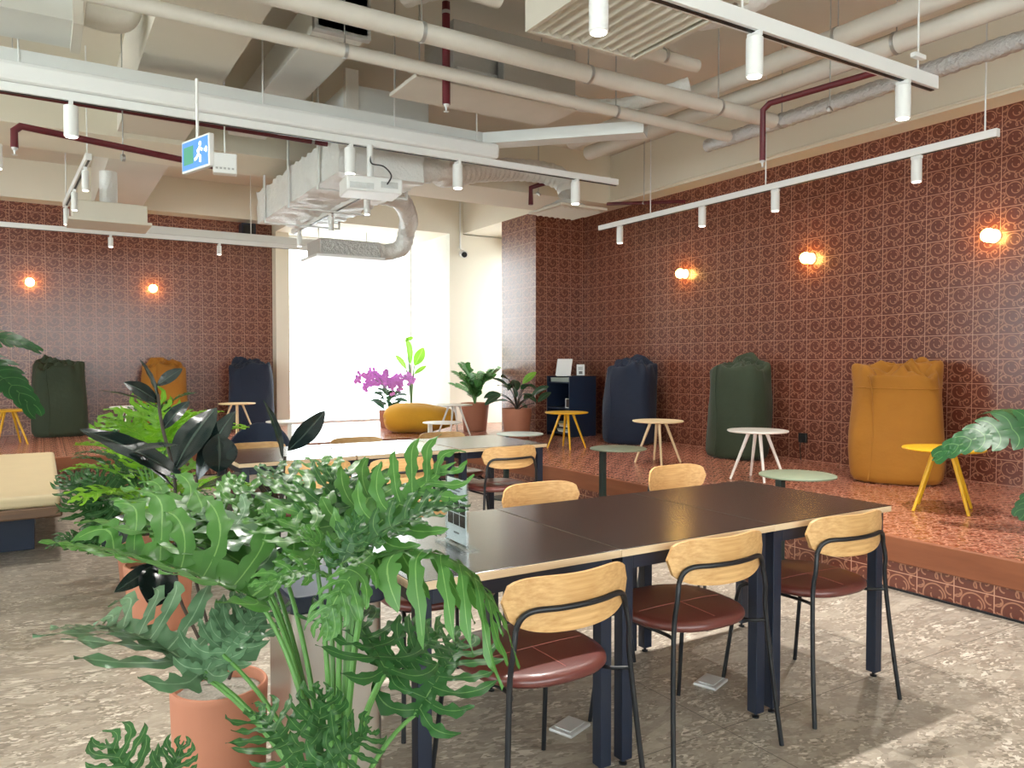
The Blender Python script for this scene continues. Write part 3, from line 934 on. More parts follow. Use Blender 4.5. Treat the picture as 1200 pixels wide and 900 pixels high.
def pot(t, r, h, taper=.86, mat=None, fill='gravel', rim=.012):
    p = MB()
    p.lathe([(r*taper*.96, 0), (r*taper, .008), (r*(taper+.5*(1-taper)), h*.5), (r, h-.02), (r, h-.006), (r-.004, h), (r-rim, h), (r-rim-.003, h-.03), (r-rim-.004, h-.05)], n=48)
    p.build('pot', mat or M['terra'], t, smooth=50)
    g = MB()
    vs = []; fs = []
    n, m = 40, 10
    for j in range(m+1):
        rr = (r-rim-.002)*j/m
        for i in range(n):
            a = 2*PI*i/n
            q = V((rr*math.cos(a), rr*math.sin(a), 0))
            q.z = h-.035+.006*noise.noise(q*60)
            vs.append(tuple(q))
    for j in range(m):
        for i in range(n): fs.append((j*n+i, j*n+(i+1) % n, (j+1)*n+(i+1) % n, (j+1)*n+i))
    g.add(vs, fs).build(fill if fill == 'soil' else 'gravel', M[fill], t, smooth=0)

def rel(c, o): return V(c)-V(o)

# --- big lobed philodendron close to the camera
FO = V((.50, 1.50, 0))
t = thing('philodendron_plant', 'large lobed philodendron in front of the steel bin, leaves reaching over the tables', 'plant', tuple(FO))
pot(t, .19, .36, fill='soil')
fol = MB(); dk = MB(); sil = MB(); ste = MB()
crown = V((0, 0, .36))
def big(mb, B, T, N, pet=True, **k):
    b, q = rel(B, FO), rel(T, FO)
    lobed_leaf(mb, b, q, N, **k)
    if pet:
        ste_c = crown+V((.10*(b.x), .10*(b.y), 0))
        petiole(ste, ste_c, b, .0062, up=k.get('up', .2) if False else .22)
LF = [
    # base, tip, normal, wid, arch, fold, hang, which
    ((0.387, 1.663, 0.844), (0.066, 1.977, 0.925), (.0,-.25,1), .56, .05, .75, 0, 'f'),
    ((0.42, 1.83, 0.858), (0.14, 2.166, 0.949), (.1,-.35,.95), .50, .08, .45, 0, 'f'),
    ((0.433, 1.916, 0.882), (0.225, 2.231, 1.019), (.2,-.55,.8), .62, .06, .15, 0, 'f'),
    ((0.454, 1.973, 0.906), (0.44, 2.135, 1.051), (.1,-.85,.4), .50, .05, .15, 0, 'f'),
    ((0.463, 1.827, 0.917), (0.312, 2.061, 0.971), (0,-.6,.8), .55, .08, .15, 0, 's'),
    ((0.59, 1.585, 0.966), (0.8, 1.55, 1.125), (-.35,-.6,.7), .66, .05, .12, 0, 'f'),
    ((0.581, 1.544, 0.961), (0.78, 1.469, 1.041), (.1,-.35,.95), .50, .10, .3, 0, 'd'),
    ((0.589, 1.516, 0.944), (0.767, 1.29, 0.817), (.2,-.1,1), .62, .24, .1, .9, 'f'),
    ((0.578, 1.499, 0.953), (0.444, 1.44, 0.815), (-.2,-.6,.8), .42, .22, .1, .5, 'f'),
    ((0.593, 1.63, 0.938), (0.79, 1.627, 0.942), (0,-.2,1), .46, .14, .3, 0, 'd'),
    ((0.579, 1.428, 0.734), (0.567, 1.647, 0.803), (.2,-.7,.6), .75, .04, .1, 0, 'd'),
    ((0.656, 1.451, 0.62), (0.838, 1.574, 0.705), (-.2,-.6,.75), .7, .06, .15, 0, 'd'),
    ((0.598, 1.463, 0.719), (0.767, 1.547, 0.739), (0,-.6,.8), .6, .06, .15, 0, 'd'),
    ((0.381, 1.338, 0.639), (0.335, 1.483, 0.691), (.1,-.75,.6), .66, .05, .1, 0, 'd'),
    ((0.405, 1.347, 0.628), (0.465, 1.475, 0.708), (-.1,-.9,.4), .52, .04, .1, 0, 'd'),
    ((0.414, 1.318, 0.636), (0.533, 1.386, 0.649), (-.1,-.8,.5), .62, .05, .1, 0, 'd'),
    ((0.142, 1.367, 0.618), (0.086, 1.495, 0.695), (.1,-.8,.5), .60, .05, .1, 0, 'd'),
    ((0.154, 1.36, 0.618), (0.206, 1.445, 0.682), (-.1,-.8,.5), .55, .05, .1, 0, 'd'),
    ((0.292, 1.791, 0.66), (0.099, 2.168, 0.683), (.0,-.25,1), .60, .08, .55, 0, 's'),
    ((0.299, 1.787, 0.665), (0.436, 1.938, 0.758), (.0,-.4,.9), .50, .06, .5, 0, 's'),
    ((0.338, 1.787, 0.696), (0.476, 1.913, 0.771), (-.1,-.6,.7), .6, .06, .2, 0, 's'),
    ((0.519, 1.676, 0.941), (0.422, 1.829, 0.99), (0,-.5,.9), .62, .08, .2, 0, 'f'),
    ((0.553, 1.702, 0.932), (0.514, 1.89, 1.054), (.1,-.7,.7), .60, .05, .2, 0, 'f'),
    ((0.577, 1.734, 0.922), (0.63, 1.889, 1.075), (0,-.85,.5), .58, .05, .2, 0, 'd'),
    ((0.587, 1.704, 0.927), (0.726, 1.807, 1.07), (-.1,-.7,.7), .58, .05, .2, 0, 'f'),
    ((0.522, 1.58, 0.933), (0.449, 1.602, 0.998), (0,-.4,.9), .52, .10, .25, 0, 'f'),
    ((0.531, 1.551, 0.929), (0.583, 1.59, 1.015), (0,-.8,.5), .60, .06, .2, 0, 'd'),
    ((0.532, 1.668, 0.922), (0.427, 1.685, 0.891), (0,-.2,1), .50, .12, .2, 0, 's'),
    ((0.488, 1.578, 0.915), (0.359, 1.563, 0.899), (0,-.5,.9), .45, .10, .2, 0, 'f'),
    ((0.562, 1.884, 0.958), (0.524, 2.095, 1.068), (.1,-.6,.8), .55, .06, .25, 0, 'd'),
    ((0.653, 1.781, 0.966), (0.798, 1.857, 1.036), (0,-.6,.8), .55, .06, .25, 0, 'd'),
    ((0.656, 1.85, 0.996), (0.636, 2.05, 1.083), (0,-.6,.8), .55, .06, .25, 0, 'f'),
]
for i, (B, T, N, w, ar, fo, hg, kd) in enumerate(LF):
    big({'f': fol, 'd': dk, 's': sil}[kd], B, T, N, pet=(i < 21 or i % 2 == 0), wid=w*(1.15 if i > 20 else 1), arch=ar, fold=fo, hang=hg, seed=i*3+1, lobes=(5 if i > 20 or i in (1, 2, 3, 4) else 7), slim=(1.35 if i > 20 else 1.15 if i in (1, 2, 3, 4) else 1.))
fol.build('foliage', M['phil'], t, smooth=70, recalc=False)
dk.build('foliage', M['phild'], t, smooth=70, recalc=False)['label'] = 'leaves coloured darker for shade'  # same plant, shade among its leaves put into a deeper green
sil.build('foliage', M['phils'], t, smooth=70, recalc=False)['label'] = 'silvery glossy leaves'
ste.build('stem', M['stem'], t)

# --- rubber plant in the gravel-topped pot
RO = V((.455, 2.47, 0))
t = thing('rubber_plant', 'dark-leaved rubber plant in a gravel-topped terracotta pot on the stone floor', 'plant', tuple(RO))
pot(t, .142, .365, .93)
lf = MB(); st_ = MB()
s1 = [(0.467, 2.552, 0.342), (0.404, 2.591, 0.501), (0.359, 2.618, 0.632), (0.356, 2.62, 0.85), (0.353, 2.622, 0.999), (0.323, 2.641, 1.148), (0.312, 2.647, 1.25)]
s2 = [(0.489, 2.586, 0.325), (0.446, 2.659, 0.524), (0.418, 2.7, 0.688), (0.424, 2.696, 0.858), (0.435, 2.689, 1.013)]
s3 = [(0.491, 2.514, 0.35), (0.578, 2.519, 0.596), (0.654, 2.531, 0.862), (0.674, 2.519, 1.044)]
for s in (s1, s2, s3): st_.tube(spline([rel(p, RO) for p in s], 5), .0052, 8)
RL = [
    ((0.387, 2.578, 0.973), (0.092, 2.618, 1.152), (.25,-.55,.8), .30), ((0.353, 2.622, 1.007), (0.495, 2.687, 1.2), (-.7,-.6,.35), .52),
    ((0.423, 2.614, 0.976), (0.538, 2.602, 1.192), (-.75,-.5,.3), .42),
    ((0.459, 2.475, 1.012), (0.462, 2.485, 1.132), (.3,-.95,.15), .95), ((0.365, 2.591, 1.091), (0.223, 2.561, 1.081), (0,-.25,1), .34),
    ((0.354, 2.598, 0.951), (0.218, 2.564, 1.071), (.5,-.4,.8), .18), ((0.682, 2.514, 1.063), (0.793, 2.469, 1.193), (.3,-.95,.2), .40),
    ((0.667, 2.523, 1.035), (0.604, 2.515, 1.232), (.93,.2,.3), .26), ((0.372, 2.587, 0.924), (0.519, 2.379, 0.999), (.1,-.45,.9), .55),
    ((0.387, 2.554, 0.89), (0.572, 2.289, 0.921), (0,-.4,.95), .45), ((0.262, 2.654, 0.887), (0.152, 2.581, 0.782), (-.3,-.5,.8), .62),
    ((0.314, 2.646, 1.229), (0.261, 2.655, 1.363), (.85,.3,.3), .24), ((0.31, 2.648, 1.277), (0.384, 2.638, 1.331), (-.2,-.9,.35), .42),
    ((0.314, 2.646, 1.224), (0.215, 2.636, 1.29), (.2,-.75,.6), .50), ((0.312, 2.647, 1.207), (0.146, 2.608, 1.266), (0,.1,1), .20),
    ((0.318, 2.643, 0.709), (0.274, 2.529, 0.611), (.1,-.95,.2), .80), ((0.309, 2.649, 0.714), (0.178, 2.588, 0.657), (.3,-.8,.5), .34),
    ((0.332, 2.635, 0.768), (0.434, 2.432, 0.746), (0,-.5,.9), .45), ((0.417, 2.653, 0.832), (0.551, 2.735, 0.868), (0,-.6,.8), .55),
    ((0.435, 2.689, 1.005), (0.56, 2.8, 1.066), (-.4,-.7,.5), .5), ((0.649, 2.511, 0.866), (0.569, 2.466, 0.989), (.4,-.7,.5), .5),
    ((0.366, 2.614, 0.85), (0.235, 2.788, 0.828), (0,-.4,.9), .45), ((0.576, 2.509, 0.626), (0.499, 2.509, 0.773), (.2,-.7,.6), .5),
    ((0.322, 2.641, 1.135), (0.41, 2.681, 1.225), (-.5,-.7,.4), .4),
]
for i, (B, T, N, w) in enumerate(RL): oval_leaf(lf, rel(B, RO), rel(T, RO), N, w, .06, .10, i)
lf.build('foliage', M['rubber'], t, smooth=70, recalc=False)
st_.build('stem', M['bark'], t)

def lobed_plant(name, label, loc, potr, poth, n, seed, spread, h0, h1, ln, mat, fill='soil', tilt=.7, wid=.6, extra=()):
    rnd = random.Random(seed)
    t = thing(name, label, 'plant', loc)
    if potr: pot(t, potr, poth, .85, fill=fill)
    a_, s_ = MB(), MB()
    for i in range(n):
        an = i*2.399+rnd.uniform(-.3, .3)
        rr = spread*math.sqrt((i+.5)/n)
        z = h1-(h1-h0)*(i+.5)/n+rnd.uniform(-.05, .05)
        B = V((rr*.6*math.cos(an), rr*.6*math.sin(an), z))
        l = ln*rnd.uniform(.8, 1.15)
        up = tilt*(1-(i/n))-.15
        T = B+V((math.cos(an), math.sin(an), up)).normalized()*l
        lobed_leaf(a_, B, T, (-math.cos(an)*up, -math.sin(an)*up, 1), wid, 6, .1, .2, 0, seed+i)
        petiole(s_, (0, 0, max(0, poth-.03)), B, .006)
    for (B, T, N, w) in extra:
        lobed_leaf(a_, rel(B, loc), rel(T, loc), N, w, 8, .04, .12, 0, 5); petiole(s_, (0, 0, max(0, poth-.03)), rel(B, loc), .006)
    a_.build('foliage', mat, t, smooth=70, recalc=False)
    s_.build('stem', M['stem'], t)
    return t
lobed_plant('philodendron_plant', 'bright green backlit philodendron in a terracotta pot behind the rubber plant', (.50, 4.28, 0), .165, .33, 16, 4, .34, .62, 1.00, .30, M['philb'], extra=[
    ((0.546, 4.474, 0.907), (0.506, 4.616, 1.159), (0,-.95,.3), .75), ((0.53, 4.484, 0.898), (0.289, 4.748, 1.046), (0,-.8,.6), .6), ((0.569, 4.46, 0.898), (0.728, 4.48, 1.056), (0,-.8,.6), .6)])
lobed_plant('philodendron_plant', 'bushy mid-green philodendron on the floor between bench and terracotta pot', (.52, 5.25, 0), .15, .30, 26, 9, .50, .36, .76, .24, M['phild'], extra=[
    ((0.328, 5.077, 0.41), (0.113, 5.091, 0.569), (0,-.7,.7), .7), ((0.359, 5.058, 0.471), (0.252, 5.241, 0.699), (0,-.9,.4), .7), ((0.379, 5.045, 0.39), (0.189, 4.927, 0.317), (0,-.6,.8), .7),
    ((0.302, 5.21, 0.513), (0.085, 5.343, 0.658), (0,-.7,.7), .6), ((0.381, 5.161, 0.555), (0.446, 5.239, 0.748), (0,-.9,.4), .6), ((0.252, 5.006, 0.293), (0.058, 5.007, 0.355), (0,-.5,.8), .6)])
lobed_plant('philodendron_plant', 'dark spiky philodendron behind the bright one, by the far tables', (.74, 6.3, 0), .15, .34, 16, 12, .22, .60, .98, .26, M['phild'])
lobed_plant('philodendron_plant', 'small philodendron at the platform step beyond the bench end', (.62, 7.7, 0), .18, .34, 14, 15, .26, .42, .66, .24, M['mons'])

def monstera(label, loc, potr, poth, leaves, mat=None):
    t = thing('monstera_plant', label, 'plant', loc)
    pot(t, potr, poth, .85, fill='soil')
    a_, s_ = MB(), MB()
    for i, (B, T, N, w) in enumerate(leaves):
        split_leaf(a_, rel(B, loc), rel(T, loc), N, w, seed=i)
        petiole(s_, (0, 0, poth-.03), rel(B, loc), .009)
    a_.build('foliage', mat or M['mons'], t, smooth=70, recalc=False)
    s_.build('stem', M['stem'], t)
monstera('tall floor monstera beside the bench, leaves reaching in front of the olive bean bag', (-.75, 5.05, 0), .2, .4, [
    ((-0.286, 4.984, 1.482), (-0.008, 4.931, 1.411), (.0,-.4,.9), .9), ((-0.296, 4.873, 1.354), (-0.028, 4.708, 1.079), (.2,-.5,.8), .8),
    ((-0.343, 5.019, 1.327), (-0.113, 4.995, 1.28), (0,-.6,.8), .9), ((-0.536, 5.137, 1.373), (-0.81, 5.305, 1.282), (0,-.4,.9), .9), ((-0.467, 5.212, 1.56), (-0.526, 5.483, 1.813), (0,-.8,.4), .9), ((-0.424, 5.068, 1.145), (-0.259, 4.733, 0.937), (0,-.5,.8), .9)])
monstera('monstera whose split leaf hangs over the yellow table by the side wall', (5.62, 2.16, PZ), .18, .34, [
    ((5.181, 2.361, 0.956), (4.901, 2.802, 0.716), (-.3,-.5,.8), .62), ((5.296, 2.384, 0.992), (5.326, 2.718, 1.004), (-.2,-.55,.8), .75),
    ((5.203, 2.207, 0.658), (4.997, 2.333, 0.42), (-.3,-.5,.8), .7), ((5.577, 2.095, 1.063), (6.012, 1.945, 1.163), (0,-.4,.9), .9), ((5.6, 2.198, 1.27), (5.876, 2.263, 1.544), (0,-.8,.5), .9)])

# --- plants by the window
ZO = (5.62, 10.25, PZ)
t = thing('zz_plant', 'leafy green plant in a terracotta pot between the two windows', 'plant', ZO)
pot(t, .215, .42, .82, fill='soil')
a_, s_ = MB(), MB()
rnd = random.Random(2)
for i in range(15):
    an = i*2.399; sp = .10+.34*rnd.random()
    tip = V((sp*math.cos(an), sp*math.sin(an), .72+.36*rnd.random()-.3*sp))
    pts = spline([(0, 0, .38), (tip.x*.25, tip.y*.25, .38+(tip.z-.38)*.6), tuple(tip)], 7)
    s_.tube(pts, .008, 6)
    for k in range(4, len(pts)):
        d = (pts[k]-pts[k-1]).normalized()
        sd = d.cross(V((0, 0, 1)))
        sd = sd.normalized() if sd.length > .01 else V((1, 0, 0))
        for s in (-1, 1):
            T = pts[k]+(sd*s*.8+d*.55).normalized()*rnd.uniform(.11, .15)
            oval_leaf(a_, pts[k], T, (0, -.4, 1), .48, .05, .1, k)
for i in range(5):
    an = R(200+50*i)
    B = V((.12*math.cos(an), .12*math.sin(an), .62+.04*i)); T = B+V((math.cos(an), math.sin(an), .5)).normalized()*.26
    oval_leaf(a_, B, T, (0, -.6, .8), .5, .08, .1, i); petiole(s_, (0, 0, .38), B, .006)
a_.build('foliage', M['zz'], t, smooth=70, recalc=False); s_.build('stem', M['stem'], t)

CO = (5.58, 8.98, PZ)
t = thing('strelitzia_plant', 'broad dark-leaved plant in a terracotta pot before the tiled pillar', 'plant', CO)
pot(t, .205, .40, .84, fill='soil')
a_, s_ = MB(), MB()
rnd = random.Random(7)
for i in range(17):
    an = i*2.399+.4; sp = .10+.22*rnd.random()
    B = V((sp*math.cos(an), sp*math.sin(an), .46+.34*rnd.random()))
    T = B+V((math.cos(an), math.sin(an), rnd.uniform(-.7, .9))).normalized()*rnd.uniform(.22, .32)
    oval_leaf(a_, B, T, (-.3*math.cos(an), -.5, .8), .46, .10, .12, i); petiole(s_, (0, 0, .36), B, .007)
a_.build('foliage', M['cal'], t, smooth=70, recalc=False)
yl = MB(); oval_leaf(yl, (.06, -.05, .74), (.22, -.16, .90), (-.5, -.7, .5), .42, .1, .1, 3); yl.build('yellowing_leaf', M['ban'], t, smooth=70, recalc=False)
s_.build('stem', M['bark'], t)

OO = (4.72, 11.45, PZ)
t = thing('orchid_plant', 'pot of magenta orchids on the platform in the window light', 'plant', OO)
pot(t, .165, .27, .85, fill='soil')
a_, s_, fl = MB(), MB(), MB()
rnd = random.Random(5)
for i in range(26):
    an = i*2.399; B = V((.08*math.cos(an), .08*math.sin(an), .27+.012*i))
    T = B+V((math.cos(an), math.sin(an), rnd.uniform(-.1, .9))).normalized()*rnd.uniform(.14, .24)
    oval_leaf(a_, B, T, (0, -.5, .8), .5, .12, .1, i)
for i in range(11):
    an = R(90+60*(i % 6)+17*i)
    e = V((.38*math.cos(an)*rnd.uniform(.4, 1)-.06, .26*math.sin(an), .72+rnd.uniform(-.05, .2)))
    pts = spline([(0, 0, .27), (e.x*.3, e.y*.3, .66), tuple(e), (e.x*1.35, e.y*1.3, e.z-.10)], 6)
    s_.tube(pts, .004, 6)
    for p in pts[8:]:
        for q in range(3):
            c = p+V((rnd.gauss(0, .03), rnd.gauss(0, .03), rnd.gauss(0, .03)))
            a0 = rnd.random()*6
            for k in range(5):
                a1 = a0+k*1.2566
                d = V((math.cos(a1), -.3, math.sin(a1))).normalized()
                oval_leaf(fl, c, c+d*.034, (.1, -1, .2), .8, .1, .1, k)
a_.build('foliage', M['cal'], t, smooth=70, recalc=False); s_.build('stem', M['stem'], t)
fl.build('blossom', M['petal'], t, smooth=70, recalc=False)

BO = (5.18, 11.62, PZ)
t = thing('banana_plant', 'tall light green broad-leaf plant behind the lying yellow bean bag', 'plant', BO)
pot(t, .15, .26, .85, fill='soil')
a_, s_ = MB(), MB()
for B, T, N, w in [((-.09,0,.92), (-.30,-.02,1.16), (.1,-.9,.4), .36), ((-.02,0,1.0), (-.10,0,1.46), (.4,-.9,.1), .30), ((-.10,0,1.40), (.02,-.05,1.44), (.1,-.9,.4), .5), ((.06,0,.98), (.20,-.05,1.28), (-.2,-.95,.2), .52), ((.05,0,.84), (.24,-.08,.98), (0,-.8,.5), .3)]:
    oval_leaf(a_, B, T, N, w, .08, .1, 1); petiole(s_, (0, 0, .24), B, .011)
a_.build('foliage', M['ban'], t, smooth=70, recalc=False); s_.build('stem', M['stem'], t)

# ------------------------------------------------------------------ lamps on the walls
def wall_lamp(loc, out, label):
    t = thing('wall_lamp', label, 'wall lamp', loc, 0, 'globe wall lamps')
    o = V(out)
    m = o.to_track_quat('Z', 'Y').to_matrix()
    MB().lathe([(.06, 0), (.06, .012), (.045, .018), (.018, .02), (.016, .045)], n=28, m=m).build('base', M['white'], t)
    g = MB(); vs = []
    g.lathe([(.003, -.058)]+[(.058*math.sin(PI*k/14), -.058*math.cos(PI*k/14)) for k in range(1, 14)]+[(.003, .058)], tuple(o*.098), 28)
    g.build('globe', M['globe'], t, smooth=80)
for (y, z, lab) in ((3.44, 2.42, 'lit globe lamp on the side wall above the yellow table'), (5.25, 2.44, 'lit globe lamp on the side wall above the white table, middle one'), (7.09, 2.46, 'lit globe lamp on the side wall above the navy bean bag')):
    wall_lamp((WX, y, z), (-1, 0, 0), lab)
for (x, z, lab) in ((-.12, 2.49, 'lit globe lamp on the back wall above the olive bean bag'), (1.47, 2.48, 'lit globe lamp on the back wall above the mustard bean bag')):
    wall_lamp((x, WY, z), (0, -1, 0), lab)

# wall outlet with a hanging cord
t = thing('wall_socket', 'black power socket low on the side wall behind the white table', 'socket', (6.9, 5.323, 0.552))
MB().box(-.03, -.05, -.05, 0, .05, .05).build('plate', M['socket'], t, smooth=0, bevel=.006)
MB().tube(spline([(-.03, 0, -.02), (-.05, .01, -.08), (-.03, .015, -.2), (-.02, .02, -.36)], 6), .005, 8).build('cord', M['socket'], t)

# ------------------------------------------------------------------ ceiling services
def track(name, a, b, z, label, mat=None, w=.05, h=.06, drops=(), dropz=CZ):
    t = thing(name, label, 'light track', (a[0], a[1], z))
    A = V((0, 0, 0)); B = V((b[0]-a[0], b[1]-a[1], 0))
    MB().bar(A+V((0,0,h/2)), B+V((0,0,h/2)), w, h).build('rail', mat or M['white'], t, smooth=0, bevel=.003)
    MB().bar(A+V((0,0,-.002))+(B-A)*.002, B+V((0,0,-.002))-(B-A)*.002, w*.35, .006).build('slot', M['socket'], t, smooth=0)
    for q in drops:
        p = A.lerp(B, q)
        MB().tube([p+V((0,0,h)), p+V((0,0,dropz-z))], .006, 8).build('hanger', M['white'], t)
    return t
spots = []
def spot(loc, label, power=0, ang=75, tilt=(0, 0), r=.046, ln=.21):
    """cylinder spotlight hanging from a track; loc is the track underside"""
    t = thing('track_spotlight', label, 'spotlight', loc, 0, 'cylinder track spotlights')
    MB().box(-.014, -.045, -.03, .014, .045, -.001).build('adapter', M['white'], t, smooth=0, bevel=.004)
    MB().lathe([(r*.82, -.03-ln), (r, -.03-ln+.002), (r, -.034), (r*.9, -.03), (.01, -.03)], n=28).build('body', M['white'], t)
    MB().lathe([(r*.8, -.0345-ln), (r*.8, -.031-ln)], n=24).build('lens', M['lens'], t)
    if power:
        l = bpy.data.lights.new('spot_lamp', 'SPOT')
        l.energy = power*.9; l.spot_size = R(ang); l.spot_blend = .6; l.shadow_soft_size = .03; l.color = (1, .96, .9)
        lo = bpy.data.objects.new('spot_lamp', l); col.objects.link(lo); lo.parent = t
        lo.location = (0, 0, -.04-ln); lo.rotation_euler = (R(tilt[0]), R(tilt[1]), 0)
    return t
TZ = 3.15
# track above the front tables
track('ceiling_track', (-1.0, 2.92), (5.06, 2.92), TZ, 'white light track hanging above the front tables', w=.07, h=.085, drops=(.1, .4, .7, .97))
for x, lab, pw, tl in ((-.4, 'white spotlight at the near end of the front track, over the plants', 40, (0, 0)), (1.0, 'white spotlight of the front track over the steel bin', 230, (0,0)), (2.27, 'white spotlight beside the ceiling grille on the front track', 330, (0, 0)), (3.34, 'white spotlight in the middle of the front track', 220, (0, 0)), (4.72, 'white spotlight at the platform end of the front track', 270, (0, 0))):
    spot((x, 2.92, TZ), lab, pw, 95, tl)
# track above the far tables, fixed under the cable tray
track('ceiling_track', (-.85, 6.15), (5.02, 6.15), 3.15, 'white light track along the long cable tray above the far tables', w=.06, h=.06)
for x, lab, pw in ((.2, 'white spotlight at the bench end of the tray track', 200), (2.2, 'white spotlight of the tray track above the projector', 200), (3.2, 'white spotlight of the tray track beside the curved duct', 200), (4.5, 'white spotlight at the side wall end of the tray track', 200)):
    spot((x, 6.15, 3.15), lab, pw*.6, 90)
# track along the side wall
track('ceiling_track', (6.05, 3.0), (6.05, 7.75), 3.02, 'long white light track in front of the tiled side wall', drops=(.02, .45, .8))
for y, lab in ((3.62, 'white spotlight of the wall track above the mustard bean bag'), (5.02, 'white spotlight of the wall track above the dark green bean bag'), (5.98, 'white spotlight of the wall track left of the middle globe lamp'), (7.35, 'white spotlight of the wall track nearest the tiled pillar')):
    spot((6.05, y, 3.02), lab, 45, 80, r=.04, ln=.18)
# track in front of the back wall
tr = track('ceiling_track', (-2.2, 11.1), (4.55, 11.1), 2.98, 'white light track and channel in front of the back wall', drops=(.2, .45, .7))
MB().box(2.75, -.05, .06, 6.75, .05, .16).build('channel', M['tray'], tr, smooth=0, bevel=.004)
for x, lab in ((.78, 'small white spotlight on the back track above the olive bean bag'), (2.10, 'small white spotlight on the back track above the mustard bean bag'), (3.6, 'small white spotlight on the back track in front of the window')):
    spot((x, 11.1, 2.98), lab, 90, 80, r=.03, ln=.12)
# two short tracks running away from the camera
track('ceiling_track', (.38, 7.7), (.26, 10.2), 3.12, 'short white light track over the bench', drops=(.05, .95))
for q, lab in ((.12, 'white spotlight at the tray end of the short bench track'), (.55, 'white spotlight in the middle of the short bench track'), (.95, 'white spotlight at the back wall end of the short bench track')):
    spot((.38-.12*q, 7.7+2.5*q, 3.12), lab, 70, 80, r=.03, ln=.18)
track('ceiling_track', (2.72, 7.0), (2.75, 9.8), 2.98, 'short white light track under the wrinkled duct', drops=(.95,), dropz=3.4)
for q, lab in ((.05, 'white spotlight at the projector end of the duct track'), (.45, 'white spotlight in the middle of the duct track'), (.9, 'white spotlight at the window end of the duct track')):
    spot((2.72+.03*q, 7.0+2.8*q, 2.98), lab, 70, 80, r=.03, ln=.16)
spot((-.30, 7.9, 3.24), 'white cylinder spotlight hanging alone at the bench side', 60, 80)
MB().tube([(-.30, 7.9, 3.24), (-.30, 7.9, CZ)], .008, 8).build('spotlight_rod', M['white'])
tag(bpy.data.objects['spotlight_rod'], 'thin white rod carrying the lone spotlight over the bench', 'rod')

# long cable tray that turns toward the side wall
t = thing('cable_tray', 'long white cable tray crossing the ceiling above the far tables', 'cable tray', (0, 6.27, 3.35))
c = MB(); c.box(-3, -.10, 0, 3.55, .10, .012).box(-3, -.105, 0, 3.55, -.095, .10).box(-3, .095, 0, 3.55, .105, .10)
c.build('tray', M['tray'], t, smooth=0)
c = MB(); c.box(-.83, -.19, -.138, 3.6, -.05, -.003); c.build('channel', M['white'], t, smooth=0, bevel=.03)
c = MB()
A = V((3.5, 0, 0)); B = V((4.45, -1.2, -.05))
for s in (-.09, .09):
    n_ = (B-A).normalized(); sd = V((n_.y, -n_.x, 0))*s
    c.bar(A+sd+V((0,0,.05)), B+sd+V((0,0,.05)), .01, .1)
c.bar(A+V((0,0,.006)), B+V((0,0,.006)), .18, .012)
c.build('branch_tray', M['tray'], t, smooth=0)
for x in (-2, -.1, 1.5, 2.6, 3.4):
    MB().tube([(x, -.11, .0), (x, -.11, CZ-3.35)], .006, 8).build('hanger', M['white'], t)

def pipe(name, pts, r, mat, label, cat='pipe', bands=(), host=None, n=14, k=0, group=None, ring=0.):
    o = V(pts[0]) if host is None else V(host.location)
    t = thing(name, label, cat, tuple(o), 0, group) if host is None else host
    q = [V(p)-o for p in pts]
    if k: q = spline(q, k)
    if ring:   # corrugated
        L = 0; out = [q[0]]
        for a, b in zip(q, q[1:]):
            m = max(1, int((b-a).length/.02))
            out += [a.lerp(b, (i+1)/m) for i in range(m)]
        rs = [r*(1+ring*(.5*math.sin(i*1.6)+1.2*noise.noise(V((i*.13, r*9, 0))))) for i in range(len(out))]
        MB().tube(out, rs, n+6).build('duct' if host is None else 'flexible_hose', mat, t, smooth=60)
    else:
        MB().tube(q, r, n).build('pipe', mat, t, smooth=50)
    for f in (bands or ()):
        p = q[0].lerp(q[-1], f)
        d = (q[-1]-q[0]).normalized()
        MB().tube([p-d*.012, p+d*.012], r*1.07, n).build('clamp', M['galv'], t)
        MB().tube([p+V((0,0,r)), (p.x, p.y, CZ-o.z)], .005, 6).build('hanger', M['galv'], t)
    return t
pipe('insulated_pipe', [(-1.2, 4.45, 3.44), (5.325, 4.45, 3.40)], .062, M['wrap'], 'thick white lagged pipe, nearest of the pair crossing above the tables', bands=(.25, .5, .7, .9))
pipe('insulated_pipe', [(-1.2, 4.90, 3.40), (5.30, 4.92, 3.38)], .046, M['wrap'], 'thinner white lagged pipe running beside the thick one across the ceiling', bands=(.2, .45, .8))
pipe('insulated_pipe', [(-.5, 4.15, 3.66), (2.45, 4.15, 3.62)], .075, M['wrap'], 'upper lagged pipe ending at the ceiling grille box', bands=(.6,))
pipe('insulated_pipe', [(3.1, 4.20, 3.58), (3.9, 4.22, 3.56), (4.2, 4.22, 3.56)], .05, M['wrap'], 'short lagged pipe stub beyond the ceiling grille box', bands=(.7,))
pipe('insulated_pipe', [(5.42, 1.0, 3.44), (5.40, 5.28, 3.40)], .062, M['foil'], 'foil wrapped pipe running toward the side wall beam', ring=.10, n=12, bands=(.3, .8))
pipe('insulated_pipe', [(4.98, 1.0, 3.68), (4.78, 6.6, 3.66)], .075, M['wrap'], 'grey lagged pipe, inner one of the high pair near the side wall', bands=(.45,))
pipe('insulated_pipe', [(5.25, 1.0, 3.60), (5.0, 6.6, 3.58)], .075, M['wrap'], 'grey lagged pipe, outer one of the high pair near the side wall', bands=(.4,))
pipe('insulated_pipe', [(-2.5, 6.95, 3.50), (2.2, 6.95, 3.44)], .055, M['wrap'], 'grey lagged pipe behind the long cable tray', bands=(.5, .97))
